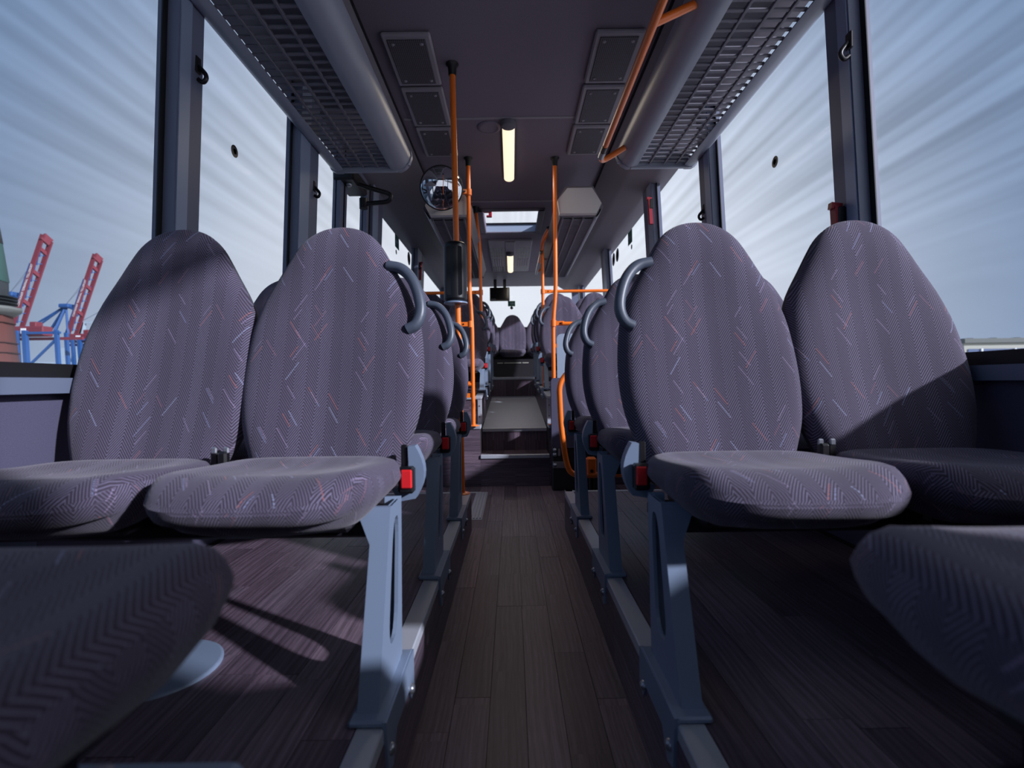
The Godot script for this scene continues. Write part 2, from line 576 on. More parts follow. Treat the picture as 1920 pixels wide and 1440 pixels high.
func cushion_mesh(cx: float, dy: float, uvo: Vector2) -> MB:
	var prof := [[0.0, 0.0], [0.2, 0.0], [0.4, 0.002], [0.58, 0.006], [0.74, 0.011], [0.86, 0.012], [0.93, 0.006], [0.97, -0.005], [0.993, -0.017], [1.0, -0.028], [0.985, -0.042], [0.953, -0.058], [0.91, -0.074], [0.855, -0.089], [0.79, -0.102], [0.68, -0.112], [0.45, -0.118], [0.0, -0.118]]
	var m := 48
	var arc := PackedFloat32Array()          # length round the outline, from the middle of the rear edge
	var run := 0.0
	var last := Vector2.ZERO
	for j in m + 1:
		var a := TAU * j / m - PI * 0.5
		var ex := 0.42 if sin(a) < 0.0 else 0.58
		var q := Vector2(signf(cos(a)) * pow(absf(cos(a)), ex) * 0.222, signf(sin(a)) * pow(absf(sin(a)), ex) * 0.215)
		if j > 0: run += q.distance_to(last)
		last = q
		arc.append(run)
	var rings := []
	var uvs := []
	var uvb := []
	var depth := 0.0
	var before := Vector2.ZERO
	for p in prof:
		var ring := PackedVector3Array()
		var tv := PackedVector2Array()
		var tb := PackedVector2Array()
		if p[1] < -0.001 and p[0] > 0.3: depth += before.distance_to(Vector2(p[0] * 0.22, p[1]))
		before = Vector2(p[0] * 0.22, p[1])
		for j in m + 1:
			var a := TAU * j / m - PI * 0.5
			var ca := cos(a)
			var sa := sin(a)
			var ex := 0.42 if sa < 0.0 else 0.58
			var x: float = signf(ca) * pow(absf(ca), ex) * 0.222 * p[0]
			var z: float = signf(sa) * pow(absf(sa), ex) * 0.215 * p[0] + 0.158
			x *= 1.0 - 0.05 * clampf((z - 0.1) / 0.27, 0.0, 1.0)
			# the front edge bulges and the top is dished
			var y: float = 0.437 + p[1] + 0.014 * smoothstep(0.05, 0.3, z) - 0.03 * smoothstep(0.27, 0.375, z) * (1.0 if p[1] > -0.02 else 0.4)
			if p[1] < -0.02: y -= (p[1] + 0.02) * 0.42 * smoothstep(0.28, 0.05, z)
			if p[1] < -0.07: y += 0.02 * smoothstep(0.2, 0.36, z)
			if j < m: ring.append(Vector3(cx + x, y + dy, z))
			tv.append(Vector2(x / 0.48, z / 0.48) + uvo)
			tb.append(Vector2((arc[m / 2] - arc[j]) / 0.48, depth / 0.48 + 0.9) + uvo)
		rings.append(ring)
		uvs.append(tv)
		uvb.append(tb)
	return mb().loft(rings, true, uvs, false, uvb, 7)

func leg_mesh(s: float, top: float) -> MB:
	# a pressed side plate with a long slot, and a flange on its front edge
	var b := mb()
	var quad_at := func(u: float, w: float) -> Vector2:     # u rear..front, w bottom..top -> (z, y)
		var lo := lerpf(0.085, 0.29, u)
		var hi := lerpf(0.07, 0.175, u)
		return Vector2(lerpf(lo, hi, w), lerpf(0.012, top, w))
	var slot := rounded(0.44, 0.70, 0.16)
	var k := slot.size()
	var x0 := s * 0.012
	var x1 := s * 0.020
	for i in k:
		var j := (i + 1) % k
		var inn := []
		var out := []
		for q in [i, j]:
			var p: Vector2 = slot[q]
			inn.append(quad_at.call(0.46 + p.x, 0.56 + p.y))
			var f := 0.5 / maxf(absf(p.x) / 0.88, absf(p.y) / 1.4) * 0.5 / 0.5
			var dirp := Vector2(p.x / 0.44, p.y / 0.70)
			dirp = dirp / maxf(absf(dirp.x), absf(dirp.y)) * 0.5
			out.append(quad_at.call(0.5 + dirp.x, 0.5 + dirp.y))
		for e in [[x0, -s], [x1, s]]:
			b.quad(Vector3(e[0], inn[0].y, inn[0].x), Vector3(e[0], inn[1].y, inn[1].x), Vector3(e[0], out[1].y, out[1].x), Vector3(e[0], out[0].y, out[0].x), Vector3(e[1], 0, 0))
		var mid: Vector2 = quad_at.call(0.46, 0.56)
		b.quad(Vector3(x0, inn[0].y, inn[0].x), Vector3(x0, inn[1].y, inn[1].x), Vector3(x1, inn[1].y, inn[1].x), Vector3(x1, inn[0].y, inn[0].x), Vector3(0, mid.y - inn[0].y, mid.x - inn[0].x))
	var f0: Vector2 = quad_at.call(1.0, 0.0)
	var f1: Vector2 = quad_at.call(1.0, 1.0)
	var fm: Vector2 = quad_at.call(1.0, 0.80)
	for seg in [[f0, fm, 0.052, 0.050], [fm, f1, 0.050, 0.085]]:
		var lo: Vector2 = seg[0]
		var hi: Vector2 = seg[1]
		b.hexa([Vector3(x0, lo.y, lo.x - 0.012), Vector3(x0, lo.y, lo.x), Vector3(s * seg[2], lo.y, lo.x), Vector3(s * seg[2], lo.y, lo.x - 0.012),
			Vector3(x0, hi.y, hi.x - 0.012), Vector3(x0, hi.y, hi.x), Vector3(s * seg[3], hi.y, hi.x), Vector3(s * seg[3], hi.y, hi.x - 0.012)])
	b.hexa([Vector3(x0, 0.012, 0.085), Vector3(x1, 0.012, 0.085), Vector3(s * 0.048, 0.012, 0.085), Vector3(s * 0.048, 0.012, 0.095),
		Vector3(x0, top, 0.07), Vector3(x1, top, 0.07), Vector3(s * 0.048, top, 0.07), Vector3(s * 0.048, top, 0.08)])
	return b

func foot_mesh(s: float) -> MB:
	var b := mb()
	b.span(Vector3(s * -0.008, 0.001, 0.06), Vector3(s * 0.062, 0.014, 0.315), 0.004)
	b.slab(v2([0.06, 0.013, 0.315, 0.013, 0.305, -0.085, 0.268, -0.098, 0.235, -0.05, 0.115, -0.05, 0.09, -0.085, 0.06, -0.075]), func(q): return Vector3(s * -0.0005, q.y, q.x), Vector3(s * -0.009, 0, 0))
	return b

var seat_cache := {}

func double_seat(s: float, hgt := 0.45, handle := true, pedestal := false) -> Node3D:
	var key := "%s_%s_%s_%s" % [s, hgt, handle, pedestal]
	if seat_cache.has(key):
		var c: Node3D = seat_cache[key].duplicate()
		c.name = numbered("double_seat")
		add_child(c)
		return c
	var t := thing("double_seat", "", "seat")
	seat_cache[key] = t
	var dy := hgt - 0.45
	for i in 2:
		var cx := s * (0.235 + 0.452 * i)
		part(t, "backrest", backrest_mesh(cx, dy, Vector2(0.13 + 0.37 * i, 0.21 * i), false), mats.fabric)
		part(t, "back_shell", backrest_mesh(cx, dy, Vector2.ZERO, true), mats.shell_grey)
		part(t, "cushion", cushion_mesh(cx, dy, Vector2(0.4 * i + 0.05, 0.3)), mats.fabric)
		part(t, "seat_pan", mb().span(Vector3(cx - 0.15, 0.325 + dy, -0.03), Vector3(cx + 0.15, 0.36 + dy, 0.21), 0.01), mats.plastic_dark)
	var top := 0.37 + dy
	if pedestal:
		part(t, "pedestal", mb().span(Vector3(s * 0.07, 0.0, -0.10), Vector3(s * 0.88, 0.375, 0.165), 0.012), mats.plastic_black)
		if s > 0: part(t, "front_beam", mb().span(Vector3(s * 0.002, 0.235, 0.20), Vector3(s * 0.165, 0.272, 0.26), 0.010), mats.frame)
		if s > 0: part(t, "beam_arm", mb().span(Vector3(s * 0.10, 0.24, 0.15), Vector3(s * 0.15, 0.268, 0.21), 0.004), mats.frame)
		if s > 0: part(t, "bolt", mb().lathe(Vector3(s * 0.125, 0.272, 0.235), Vector3.UP, [[0.012, 0.0], [0.012, 0.003], [0.006, 0.006], [0.0, 0.006]], 14), mats.steel)
	else:
		part(t, "leg", leg_mesh(s, top), mats.frame)
		var ft := part(t, "foot_bracket", foot_mesh(s), mats.frame)
		for z in [0.10, 0.285]:
			part(ft, "bolt", mb().lathe(Vector3(s * -0.009, -0.055, z), Vector3(-s, 0, 0), [[0.011, 0.0], [0.011, 0.004], [0.007, 0.009], [0.0, 0.010]], 12), mats.steel)
	part(t, "cross_beam", mb().span(Vector3(s * 0.03, 0.30 + dy, -0.01), Vector3(s * 0.90, 0.335 + dy, 0.03), 0.006).span(Vector3(s * 0.03, 0.30 + dy, 0.12), Vector3(s * 0.90, 0.335 + dy, 0.155), 0.006), mats.plastic_dark)
	part(t, "wall_bracket", mb().span(Vector3(s * 0.885, 0.25 + dy, 0.03), Vector3(s * 0.90, 0.35 + dy, 0.25), 0.003), mats.frame)
	if not pedestal:
		# the crescent-shaped side cover with the belt buckle
		var cr := PackedVector2Array()
		for i in 9: cr.append(Vector2(-0.002 - 0.030 * sin(PI * (0.10 + 0.80 * i / 8.0)), lerpf(0.478, 0.352, i / 8.0)))
		cr.append(Vector2(0.03, 0.345)); cr.append(Vector2(0.045, 0.375)); cr.append(Vector2(0.012, 0.385)); cr.append(Vector2(0.004, 0.43)); cr.append(Vector2(0.006, 0.476))
		part(t, "side_cover", mb().slab(cr, func(q): return Vector3(s * q.x, q.y + dy, -0.012), Vector3(0, 0, 0.034)), mats.frame)
		var bk := part(t, "belt_buckle", mb().box(Vector3(s * 0.006, 0.400 + dy, 0.036), Vector3(0.037, 0.062, 0.028), 0.005), mats.plastic_black)
		part(bk, "release_button", mb().box(Vector3(s * 0.004, 0.404 + dy, 0.050), Vector3(0.026, 0.044, 0.012), 0.003), mats.red)
		part(t, "belt_stalk", mb().box(Vector3(s * 0.016, 0.445 + dy, 0.012), Vector3(0.016, 0.07, 0.008), 0.003), mats.plastic_black)
	for q in [0.449, 0.478]:
		var m2 := part(t, "middle_buckle", mb().box(Vector3(s * q, 0.445 + dy, -0.005 + (0.02 if q < 0.46 else 0.0)), Vector3(0.022, 0.05, 0.022), 0.005), mats.plastic_black)
		part(m2, "tongue", mb().box(Vector3(s * (q - 0.004), 0.472 + dy, 0.012), Vector3(0.014, 0.016, 0.006), 0.003), mats.steel)
	if handle:
		var pts := []
		for p in [[0.098, 0.956, -0.205], [0.055, 0.948, -0.200], [0.018, 0.905, -0.185], [-0.004, 0.830, -0.165], [0.008, 0.785, -0.155], [0.035, 0.772, -0.155]]:
			pts.append(Vector3(s * p[0], p[1] + dy, p[2] + 0.02))
		part(t, "grab_handle", mb().tube(bend(pts, 0.05), 0.0155, 12), mats.handle)
	return t

func place_seat(s: float, z: float, y: float, label: String, group: String, hgt := 0.45, turned := false, handle := true) -> Node3D:
	var t := double_seat(-s if turned else s, hgt, handle, turned)
	t.position = Vector3(AISLE_R if s > 0 else AISLE_L, y, z)
	t.rotation.y = PI if turned else 0.0
	tag(t, label, "seat", group)
	return t

# ------------------------------------------------------------------ setting
func xw(y: float) -> float: return HALF - LEAN * (y - EYE)   # half width at a height over the floor

func plank(parent: Node, a: Vector3, b: Vector3, i: int, along: int) -> void:
	# a thin board from corner to corner; along: the axis its grain follows
	var s := (b - a).abs()
	var key := "%d_%.3f_%.3f_%.3f_%d" % [along, s.x, s.y, s.z, i % 3]
	if not seat_cache.has(key):
		var m := mb().box(Vector3.ZERO, s)
		for q in m.t.size():
			var p := m.v[q]
			var nn := m.n[q].abs()
			var w: float = p[along]
			var o := 0
			for k in 3:
				if k != along and nn[k] < 0.5: o = k
			m.t[q] = Vector2(p[o] + 0.31 * (i % 3), w + 0.4 * (i % 3))
		seat_cache[key] = m.done()
	part(parent, "plank", seat_cache[key], mats["wood_%d" % ((i * 7 + i / 3) % 5)], (a + b) * 0.5)

func planks_flat(parent: Node, x0: float, x1: float, z0: float, z1: float, top: float, sd: int) -> void:
	var n := int(round((x1 - x0) / 0.088))
	var w := (x1 - x0) / n
	var rng := RandomNumberGenerator.new()
	rng.seed = sd
	for i in n:
		var z := z0 - 0.86 * rng.randf_range(0.15, 0.95)
		var from := z0
		var q := 0
		while from > z1 + 0.01:
			z = maxf(z, z1)
			if z - z1 < 0.12: z = z1
			var len_ := snappedf(from - z, 0.001)
			plank(parent, Vector3(x0 + i * w + 0.0007, top - 0.006, from - len_ + 0.0007), Vector3(x0 + (i + 1) * w - 0.0007, top + 0.0004 * float((i + q) % 2), from - 0.0007), rng.randi_range(0, 29), 2)
			from = z
			z -= 0.86
			q += 1

func planks_front(parent: Node, x0: float, x1: float, y0: float, y1: float, z: float, sd: int, upright := false) -> void:
	var rng := RandomNumberGenerator.new()
	rng.seed = sd
	var span := (x1 - x0) if upright else (y1 - y0)
	var n := maxi(1, int(round(span / 0.088)))
	var w := span / n
	for i in n:
		if upright:
			plank(parent, Vector3(x0 + i * w + 0.0007, y0, z - 0.006), Vector3(x0 + (i + 1) * w - 0.0007, y1, z + 0.0005 * (i % 2)), rng.randi_range(0, 29), 1)
			continue
		var x := x0
		while x < x1 - 0.01:
			var e := minf(x1, x + rng.randf_range(0.45, 0.9))
			if x1 - e < 0.15: e = x1
			plank(parent, Vector3(x + 0.0007, y0 + i * w + 0.0007, z - 0.006), Vector3(e - 0.0007, y0 + (i + 1) * w - 0.0007, z + 0.0005 * (i % 2)), rng.randi_range(0, 29), 0)
			x = e

func build_floor() -> void:
	var f := thing("floor", "dark brown wood-plank bus floor with raised seat platforms and steps to the rear", "floor", Vector3.ZERO, "", "structure")
	var xl := MID - HALF - 0.03
	var xr := MID + HALF + 0.03
	part(f, "aisle_base", mb().span(Vector3(xl, -0.12, 2.5), Vector3(xr, -0.006, -4.4)), mats.dark_gap)
	planks_flat(f, AISLE_L - 0.012, AISLE_R + 0.012, 0.0, Z_STEP, 0.0, 1)
	planks_flat(f, AISLE_R + 0.012, MID + HALF, -2.90, Z_STEP, 0.0, 2)
	planks_flat(f, MID - HALF, AISLE_L - 0.012, -2.90, Z_STEP, 0.0, 3)
	for s in [-1.0, 1.0]:
		var xi: float = AISLE_R if s > 0 else AISLE_L
		var xo: float = xr if s > 0 else xl
		part(f, "platform", mb().span(Vector3(xi, 0.0, 2.5), Vector3(xo, PLAT - 0.007, -2.89)), mats.dark_gap)
		var a = xi + s * 0.048
		planks_flat(f, minf(a, xo - s * 0.05), maxf(a, xo - s * 0.05), 0.3, -2.87, PLAT, 10 + int(s))
		part(f, "edge_channel", mb().span(Vector3(xi - s * 0.003, PLAT - 0.030, 0.6), Vector3(a, PLAT + 0.001, -2.885), 0.003), mats.trim_metal)
		planks_side(f, xi, s)
		part(f, "edge_trim", mb().span(Vector3(xi + s * 0.04, PLAT - 0.02, -2.87), Vector3(xo, PLAT + 0.002, -2.905), 0.004), mats.trim_metal)
		planks_front_back(f, xi, xo, s)
	# the raised rear: front face, step, ramped aisle, side plinths
	var yp := EYE - 0.345
	var yt := EYE - 0.587
	var y2 := EYE - 0.397
	var sl := -0.262
	var sr := 0.295
	part(f, "podium", mb().span(Vector3(xl, -0.01, Z_STEP - 0.007), Vector3(sl, yp - 0.012, -9.1)).span(Vector3(sr, -0.01, Z_STEP - 0.007), Vector3(xr, yp - 0.012, -9.1)).span(Vector3(sl, -0.01, Z_STEP - 0.007), Vector3(sr, yt - 0.008, -4.45)), mats.dark_gap)
	planks_front(f, MID - HALF, sl, 0.0, yp - 0.02, Z_STEP, 21)
	planks_front(f, sr, MID + HALF, 0.0, yp - 0.02, Z_STEP, 22)
	planks_front(f, sl, sr, 0.0, yt - 0.03, Z_STEP, 23)
	planks_front_step(f, sl, sr, yt, y2)
	for s in [-1.0, 1.0]:
		var xi: float = sr if s > 0 else sl
		var xo: float = xr if s > 0 else xl
		part(f, "podium_cap", mb().span(Vector3(xi - s * 0.004, yp - 0.03, Z_STEP + 0.01), Vector3(xo, yp, -4.29), 0.004), mats.trim_metal)
		# side plinth: rises towards the rear, carries the rear seats
		var ya := EYE - 0.115
		var yb := EYE + 0.03
		part(f, "side_plinth", mb().hexa([Vector3(xi, y2 - 0.4, -4.27), Vector3(xo, y2 - 0.4, -4.27), Vector3(xo, y2 - 0.4, -6.8), Vector3(xi, y2 - 0.4, -6.8), Vector3(xi, ya - 0.01, -4.27), Vector3(xo, ya - 0.01, -4.27), Vector3(xo, yb - 0.01, -6.8), Vector3(xi, yb - 0.01, -6.8)]), mats.wood_3)
		planks_front(f, minf(xi, xo), maxf(xi, xo), yp, ya - 0.022, -4.263, 40 + int(s))
		part(f, "plinth_cap", mb().hexa([Vector3(xi - s * 0.006, ya - 0.02, -4.25), Vector3(xi + s * 0.05, ya - 0.02, -4.25), Vector3(xi + s * 0.05, yb - 0.02, -6.54), Vector3(xi - s * 0.006, yb - 0.02, -6.54), Vector3(xi - s * 0.006, ya, -4.25), Vector3(xi + s * 0.05, ya, -4.25), Vector3(xi + s * 0.05, yb, -6.54), Vector3(xi - s * 0.006, yb, -6.54)]), mats.trim_metal)
		part(f, "plinth_cap", mb().span(Vector3(xi - s * 0.006, ya - 0.026, -4.245), Vector3(xo, ya + 0.001, -4.30), 0.006), mats.trim_metal)
		var cs := part(f, "corner_strip", mb().span(Vector3(xi - s * 0.004, yp, -4.252), Vector3(xi + s * 0.030, ya - 0.026, -4.28), 0.003), mats.trim_metal)
		for y in [yp + 0.06, ya - 0.08]:
			part(cs, "screw", mb().cyl(Vector3(xi + s * 0.014, y, -4.252), Vector3(xi + s * 0.014, y, -4.249), 0.005, 10), mats.plastic_black)
	part(f, "rear_aisle", mb().hexa([Vector3(sl, y2 - 0.1, -4.39), Vector3(sr, y2 - 0.1, -4.39), Vector3(sr, y2 - 0.1, -6.6), Vector3(sl, y2 - 0.1, -6.6), Vector3(sl, y2, -4.39), Vector3(sr, y2, -4.39), Vector3(sr, EYE - 0.172, -6.6), Vector3(sl, EYE - 0.172, -6.6)]), mats.vinyl)
	for x in [sl + 0.06, sr - 0.09]:
		part(f, "floor_hatch_strip", mb().hexa([Vector3(x, EYE - 0.209, -6.25), Vector3(x + 0.03, EYE - 0.209, -6.25), Vector3(x + 0.03, EYE - 0.183, -6.5), Vector3(x, EYE - 0.183, -6.5), Vector3(x, EYE - 0.203, -6.25), Vector3(x + 0.03, EYE - 0.203, -6.25), Vector3(x + 0.03, EYE - 0.177, -6.5), Vector3(x, EYE - 0.177, -6.5)]), mats.trim_metal)
	part(f, "rear_deck", mb().span(Vector3(xl, EYE - 0.1, -6.62), Vector3(xr, EYE + 0.066, -9.05)), mats.wood_3)
	part(f, "rear_riser", mb().span(Vector3(sl, EYE - 0.3, -6.547), Vector3(sr, EYE + 0.05, -9.1)), mats.dark_gap)
	planks_front(f, sl, sr, EYE - 0.178, EYE + 0.035, -6.54, 31, true)
	part(f, "step_nosing", mb().span(Vector3(sl, EYE + 0.035, -6.53), Vector3(sr, EYE + 0.068, -6.60), 0.004), mats.trim_metal)
	# thresholds in the door bay
	for q in [[-1.15, -0.25, -3.87], [-1.15, -0.45, -3.63]]:
		part(f, "threshold_strip", mb().span(Vector3(q[0], -0.004, q[2] - 0.014), Vector3(q[1], 0.005, q[2] + 0.014), 0.002), mats.trim_metal)
	var g := part(f, "floor_vent", mb().span(Vector3(-0.285, -0.004, -3.10), Vector3(-0.195, 0.003, -3.88), 0.002), mats.trim_metal)
	for i in 4:
		part(g, "vent_bar", mb().span(Vector3(-0.274 + i * 0.020, 0.001, -3.12), Vector3(-0.262 + i * 0.020, 0.009, -3.86), 0.002), mats.trim_metal)
	var ch := part(f, "floor_channel", mb().span(Vector3(0.395, -0.004, -3.35), Vector3(0.455, 0.003, -4.06), 0.001), mats.plastic_black)
	for x in [0.392, 0.452]:
		part(ch, "channel_edge", mb().span(Vector3(x, -0.002, -3.35), Vector3(x + 0.008, 0.006, -4.06), 0.001), mats.trim_metal)

func planks_side(f: Node, xi: float, s: float) -> void:       # the plinth's face towards the aisle
	var ends := [0.3, -0.62, -1.5, -2.35, -2.89]
	for i in 4:
		for r in 2:
			var y0 := 0.0 + r * 0.092
			plank(f, Vector3(xi - s * 0.004, y0 + 0.0007, ends[i + 1] + 0.0007), Vector3(xi + s * 0.004, y0 + 0.0913, ends[i] - 0.0007), i * 3 + r, 2)

func planks_front_back(f: Node, xi: float, xo: float, s: float) -> void:   # the platform's end towards the door bay
	var a := minf(xi, xo)
	var b := maxf(xi, xo)
	for i in 2:
		plank(f, Vector3(a, 0.0 + i * 0.09, -2.898), Vector3((a + b) * 0.5, 0.09 + i * 0.09, -2.89), i + 4, 0)
		plank(f, Vector3((a + b) * 0.5, 0.0 + i * 0.09, -2.898), Vector3(b, 0.09 + i * 0.09, -2.89), i + 9, 0)

func planks_front_step(f: Node, sl: float, sr: float, yt: float, y2: float) -> void:
	planks_flat(f, sl, sr, Z_STEP - 0.03, -4.39, yt, 24)
	part(f, "step_nosing", mb().span(Vector3(sl - 0.0, yt - 0.028, Z_STEP + 0.012), Vector3(sr + 0.0, yt + 0.003, Z_STEP - 0.035), 0.003), mats.trim_metal)
	part(f, "step_core", mb().span(Vector3(sl, yt - 0.02, -4.396), Vector3(sr, y2 - 0.02, -4.6)), mats.dark_gap)
	planks_front(f, sl, sr, yt, y2 - 0.026, -4.389, 25, true)
	part(f, "step_nosing", mb().span(Vector3(sl, y2 - 0.028, -4.38), Vector3(sr, y2 + 0.003, -4.43), 0.003), mats.trim_metal)

func lean_slab(s: float, y0: float, y1: float, z0: float, z1: float, inn: float, out: float) -> MB:
	# a slab that follows the leaning side wall; inn and out: distances inwards and outwards from the wall line
	var p := []
	for z in [z0, z1]:
		for q in [[y0, inn], [y0, -out], [y1, -out], [y1, inn]]:
			p.append(Vector3(MID + s * (xw(q[0]) - q[1]), q[0], z))
	return mb().hexa(p)

const Y_SILL := 0.905
const Y_HEAD := 2.44

func build_walls() -> void:
	for s in [-1.0, 1.0]:
		var side: String = "left" if s < 0 else "right"
		var w := thing("wall_" + side, "lower bus wall on the %s with grey ledge and dark fabric panel under the windows" % side, "wall", Vector3.ZERO, "", "structure")
		var segs := [[2.5, -2.80], [-4.02, -9.1]] if s < 0 else [[2.5, -9.1]]
		for g in segs:
			part(w, "panel", lean_slab(s, -0.02, 0.84, g[0], g[1], 0.0, 0.06), mats.wall_fabric)
			part(w, "ledge", lean_slab(s, 0.828, 0.868, g[0], g[1], 0.035, 0.05), mats.ledge)
			part(w, "gasket", lean_slab(s, 0.866, Y_SILL, g[0], g[1], 0.012, 0.06), mats.seal)
		# pillars
		var list := [[0.45, 0.28], [-1.67, -1.83], [-2.63, -2.91], [-4.0, -4.33], [-5.9, -6.38], [-8.35, -8.62]] if s < 0 else [[0.45, 0.28], [-1.69, -1.84], [-2.89, -3.08], [-4.05, -4.33], [-6.05, -6.38], [-8.35, -8.62]]
		var prev := 2.5
		var pn := ["beside the front seats", "nearest the camera", "second from the camera", "by the steps to the rear", "between the rear seats", "beside the rear bench"]
		for i in list.size():
			var g: Array = list[i]
			var tr := thing("trim_%d" % (names.get("pil", 0) + 1), "dark blue-grey window pillar of the %s wall, %s" % [side, pn[i]], "pillar", Vector3.ZERO, "", "structure")
			names["pil"] = names.get("pil", 0) + 1
			part(tr, "post", lean_slab(s, Y_SILL - 0.03, Y_HEAD + 0.01, g[0] - 0.025, g[1], 0.052, 0.02), mats.pillar)
			part(tr, "cover_strip", lean_slab(s, Y_SILL - 0.03, Y_HEAD, g[0] - 0.032, lerpf(g[0], g[1], 0.55), 0.056, 0.0), mats.pillar_strip)
			part(tr, "seal", lean_slab(s, Y_SILL - 0.03, Y_HEAD, g[0], g[0] - 0.026, 0.014, -0.010), mats.seal)
			part(tr, "seal", lean_slab(s, Y_SILL - 0.03, Y_HEAD, g[1] + 0.012, g[1] - 0.016, 0.014, -0.010), mats.seal)
			if s > 0 or i != 3:
				var wn := thing("window_%d" % (names.get("win", 0) + 1), "large tinted side window of the %s wall before the pillar %s" % [side, pn[i]], "window", Vector3.ZERO, "", "structure")
				names["win"] = names.get("win", 0) + 1
				part(wn, "pane", lean_slab(s, Y_SILL - 0.02, Y_HEAD + 0.01, prev, g[0] - 0.01, -0.012, 0.018), mats.glass)
			prev = g[1] + 0.01
		var wn2 := thing("window_%d" % (names.get("win", 0) + 1), "rearmost side window of the %s wall" % side, "window", Vector3.ZERO, "", "structure")
		names["win"] = names.get("win", 0) + 1
		part(wn2, "pane", lean_slab(s, Y_SILL - 0.02, Y_HEAD + 0.01, prev, -9.0, -0.012, 0.018), mats.glass)
	build_door()
	build_ends()

func build_door() -> void:
	# double door in the left wall, two glazed leaves
	var d := thing("door_1", "double passenger door with two tall glazed leaves in the left wall", "door", Vector3.ZERO, "", "structure")
	for g in [[-2.90, -3.42], [-3.42, -4.01]]:
		var leaf := part(d, "leaf", lean_slab(-1, 0.0, 0.10, g[0], g[1], 0.03, 0.02), mats.pillar)
		part(leaf, "stile", lean_slab(-1, 0.0, Y_HEAD, g[0], g[0] - 0.06, 0.03, 0.02), mats.pillar)
		part(leaf, "stile", lean_slab(-1, 0.0, Y_HEAD, g[1] + 0.075, g[1], 0.03, 0.02), mats.pillar)
		part(leaf, "rail", lean_slab(-1, Y_HEAD - 0.05, Y_HEAD, g[0], g[1], 0.03, 0.02), mats.pillar)
		part(leaf, "pane", lean_slab(-1, 0.1, Y_HEAD - 0.05, g[0] - 0.06, g[1] + 0.075, 0.005, 0.003), mats.glass)
		part(leaf, "seal", lean_slab(-1, 0.0, Y_HEAD, g[1] + 0.008, g[1] - 0.006, 0.036, 0.02), mats.seal)
	var m := thing("door_mechanism", "black swing-arm linkage over the glazed double door", "door gear", Vector3(-1.08, 2.21, -3.45))
	part(m, "housing", mb().span(Vector3(-0.08, -0.02, 0.12), Vector3(0.06, 0.07, -0.20), 0.012), mats.plastic_black)
	part(m, "swing_arm", mb().tube(bend([Vector3(0.0, 0.01, 0.02), Vector3(0.10, -0.02, -0.02), Vector3(0.27, -0.06, -0.05), Vector3(0.25, -0.11, -0.06), Vector3(0.08, -0.12, -0.06)], 0.05), 0.016, 10), mats.plastic_black)
	part(m, "pivot", mb().cyl(Vector3(0.07, -0.155, -0.06), Vector3(0.07, -0.085, -0.06), 0.028, 14), mats.plastic_black)
	part(m, "rod_end", mb().lathe(Vector3(0.0, -0.035, 0.03), Vector3.UP, [[0.0, 0.0], [0.018, 0.004], [0.022, 0.02], [0.018, 0.036], [0.0, 0.04]], 12), mats.steel)

func build_ends() -> void:
	# rear wall with its wide window
	var r := thing("wall_rear", "dark rear wall of the bus round the wide rear window", "wall", Vector3.ZERO, "", "structure")
	var outer := v2([-1.26, 0.0, 1.32, 0.0, 1.32, 2.75, -1.26, 2.75])
	var hole := rounded(1.78, 0.66, 0.16, 8)
	var cy := EYE + 1.35
	# the wall is cut in four boards round the opening, its corners rounded by fillets
	var zr := -9.0
	part(r, "board", mb().span(Vector3(-1.26, 0.0, zr), Vector3(1.32, cy - 0.37, zr - 0.08)), mats.plastic_dark)
	part(r, "board", mb().span(Vector3(-1.26, cy + 0.37, zr), Vector3(1.32, 2.75, zr - 0.08)), mats.cove)
	part(r, "board", mb().span(Vector3(-1.26, cy - 0.37, zr), Vector3(MID - 1.06, cy + 0.37, zr - 0.08)), mats.pillar)
	part(r, "board", mb().span(Vector3(MID + 1.06, cy - 0.37, zr), Vector3(1.32, cy + 0.37, zr - 0.08)), mats.pillar)
	for q in 4:
		var sx := 1.0 if q in [0, 3] else -1.0
		var sy := 1.0 if q < 2 else -1.0
		var p := PackedVector2Array([Vector2(sx * 1.06, sy * 0.37)])
		for i in 7:
			var a: float = PI * 0.5 * i / 6.0
			p.append(Vector2(sx * (0.90 + 0.16 * cos(a)), sy * (0.21 + 0.16 * sin(a))))
		part(r, "corner", mb().slab(p, func(v): return Vector3(MID + v.x, cy + v.y, zr + 0.002), Vector3(0, 0, -0.08)), mats.cove)
	var w := thing("window_%d" % (names["win"] + 1), "wide rear window with rounded corners behind the last seats", "window", Vector3.ZERO, "", "structure")
	names["win"] += 1
	part(w, "pane", mb().span(Vector3(MID - 1.08, cy - 0.38, zr - 0.03), Vector3(MID + 1.08, cy + 0.38, zr - 0.036)), mats.glass)
	# the front of the bus, behind the camera
	var f := thing("wall_front", "front end of the bus behind the camera with its windscreen opening", "wall", Vector3.ZERO, "", "structure")
	part(f, "board", mb().span(Vector3(-1.26, -0.1, 2.5), Vector3(1.32, 0.75, 2.58)), mats.plastic_dark)
	part(f, "board", mb().span(Vector3(-1.26, 2.3, 2.5), Vector3(1.32, 2.75, 2.58)), mats.plastic_dark)
	part(f, "windscreen", mb().span(Vector3(-1.26, 0.75, 2.53), Vector3(1.32, 2.3, 2.536)), mats.glass)

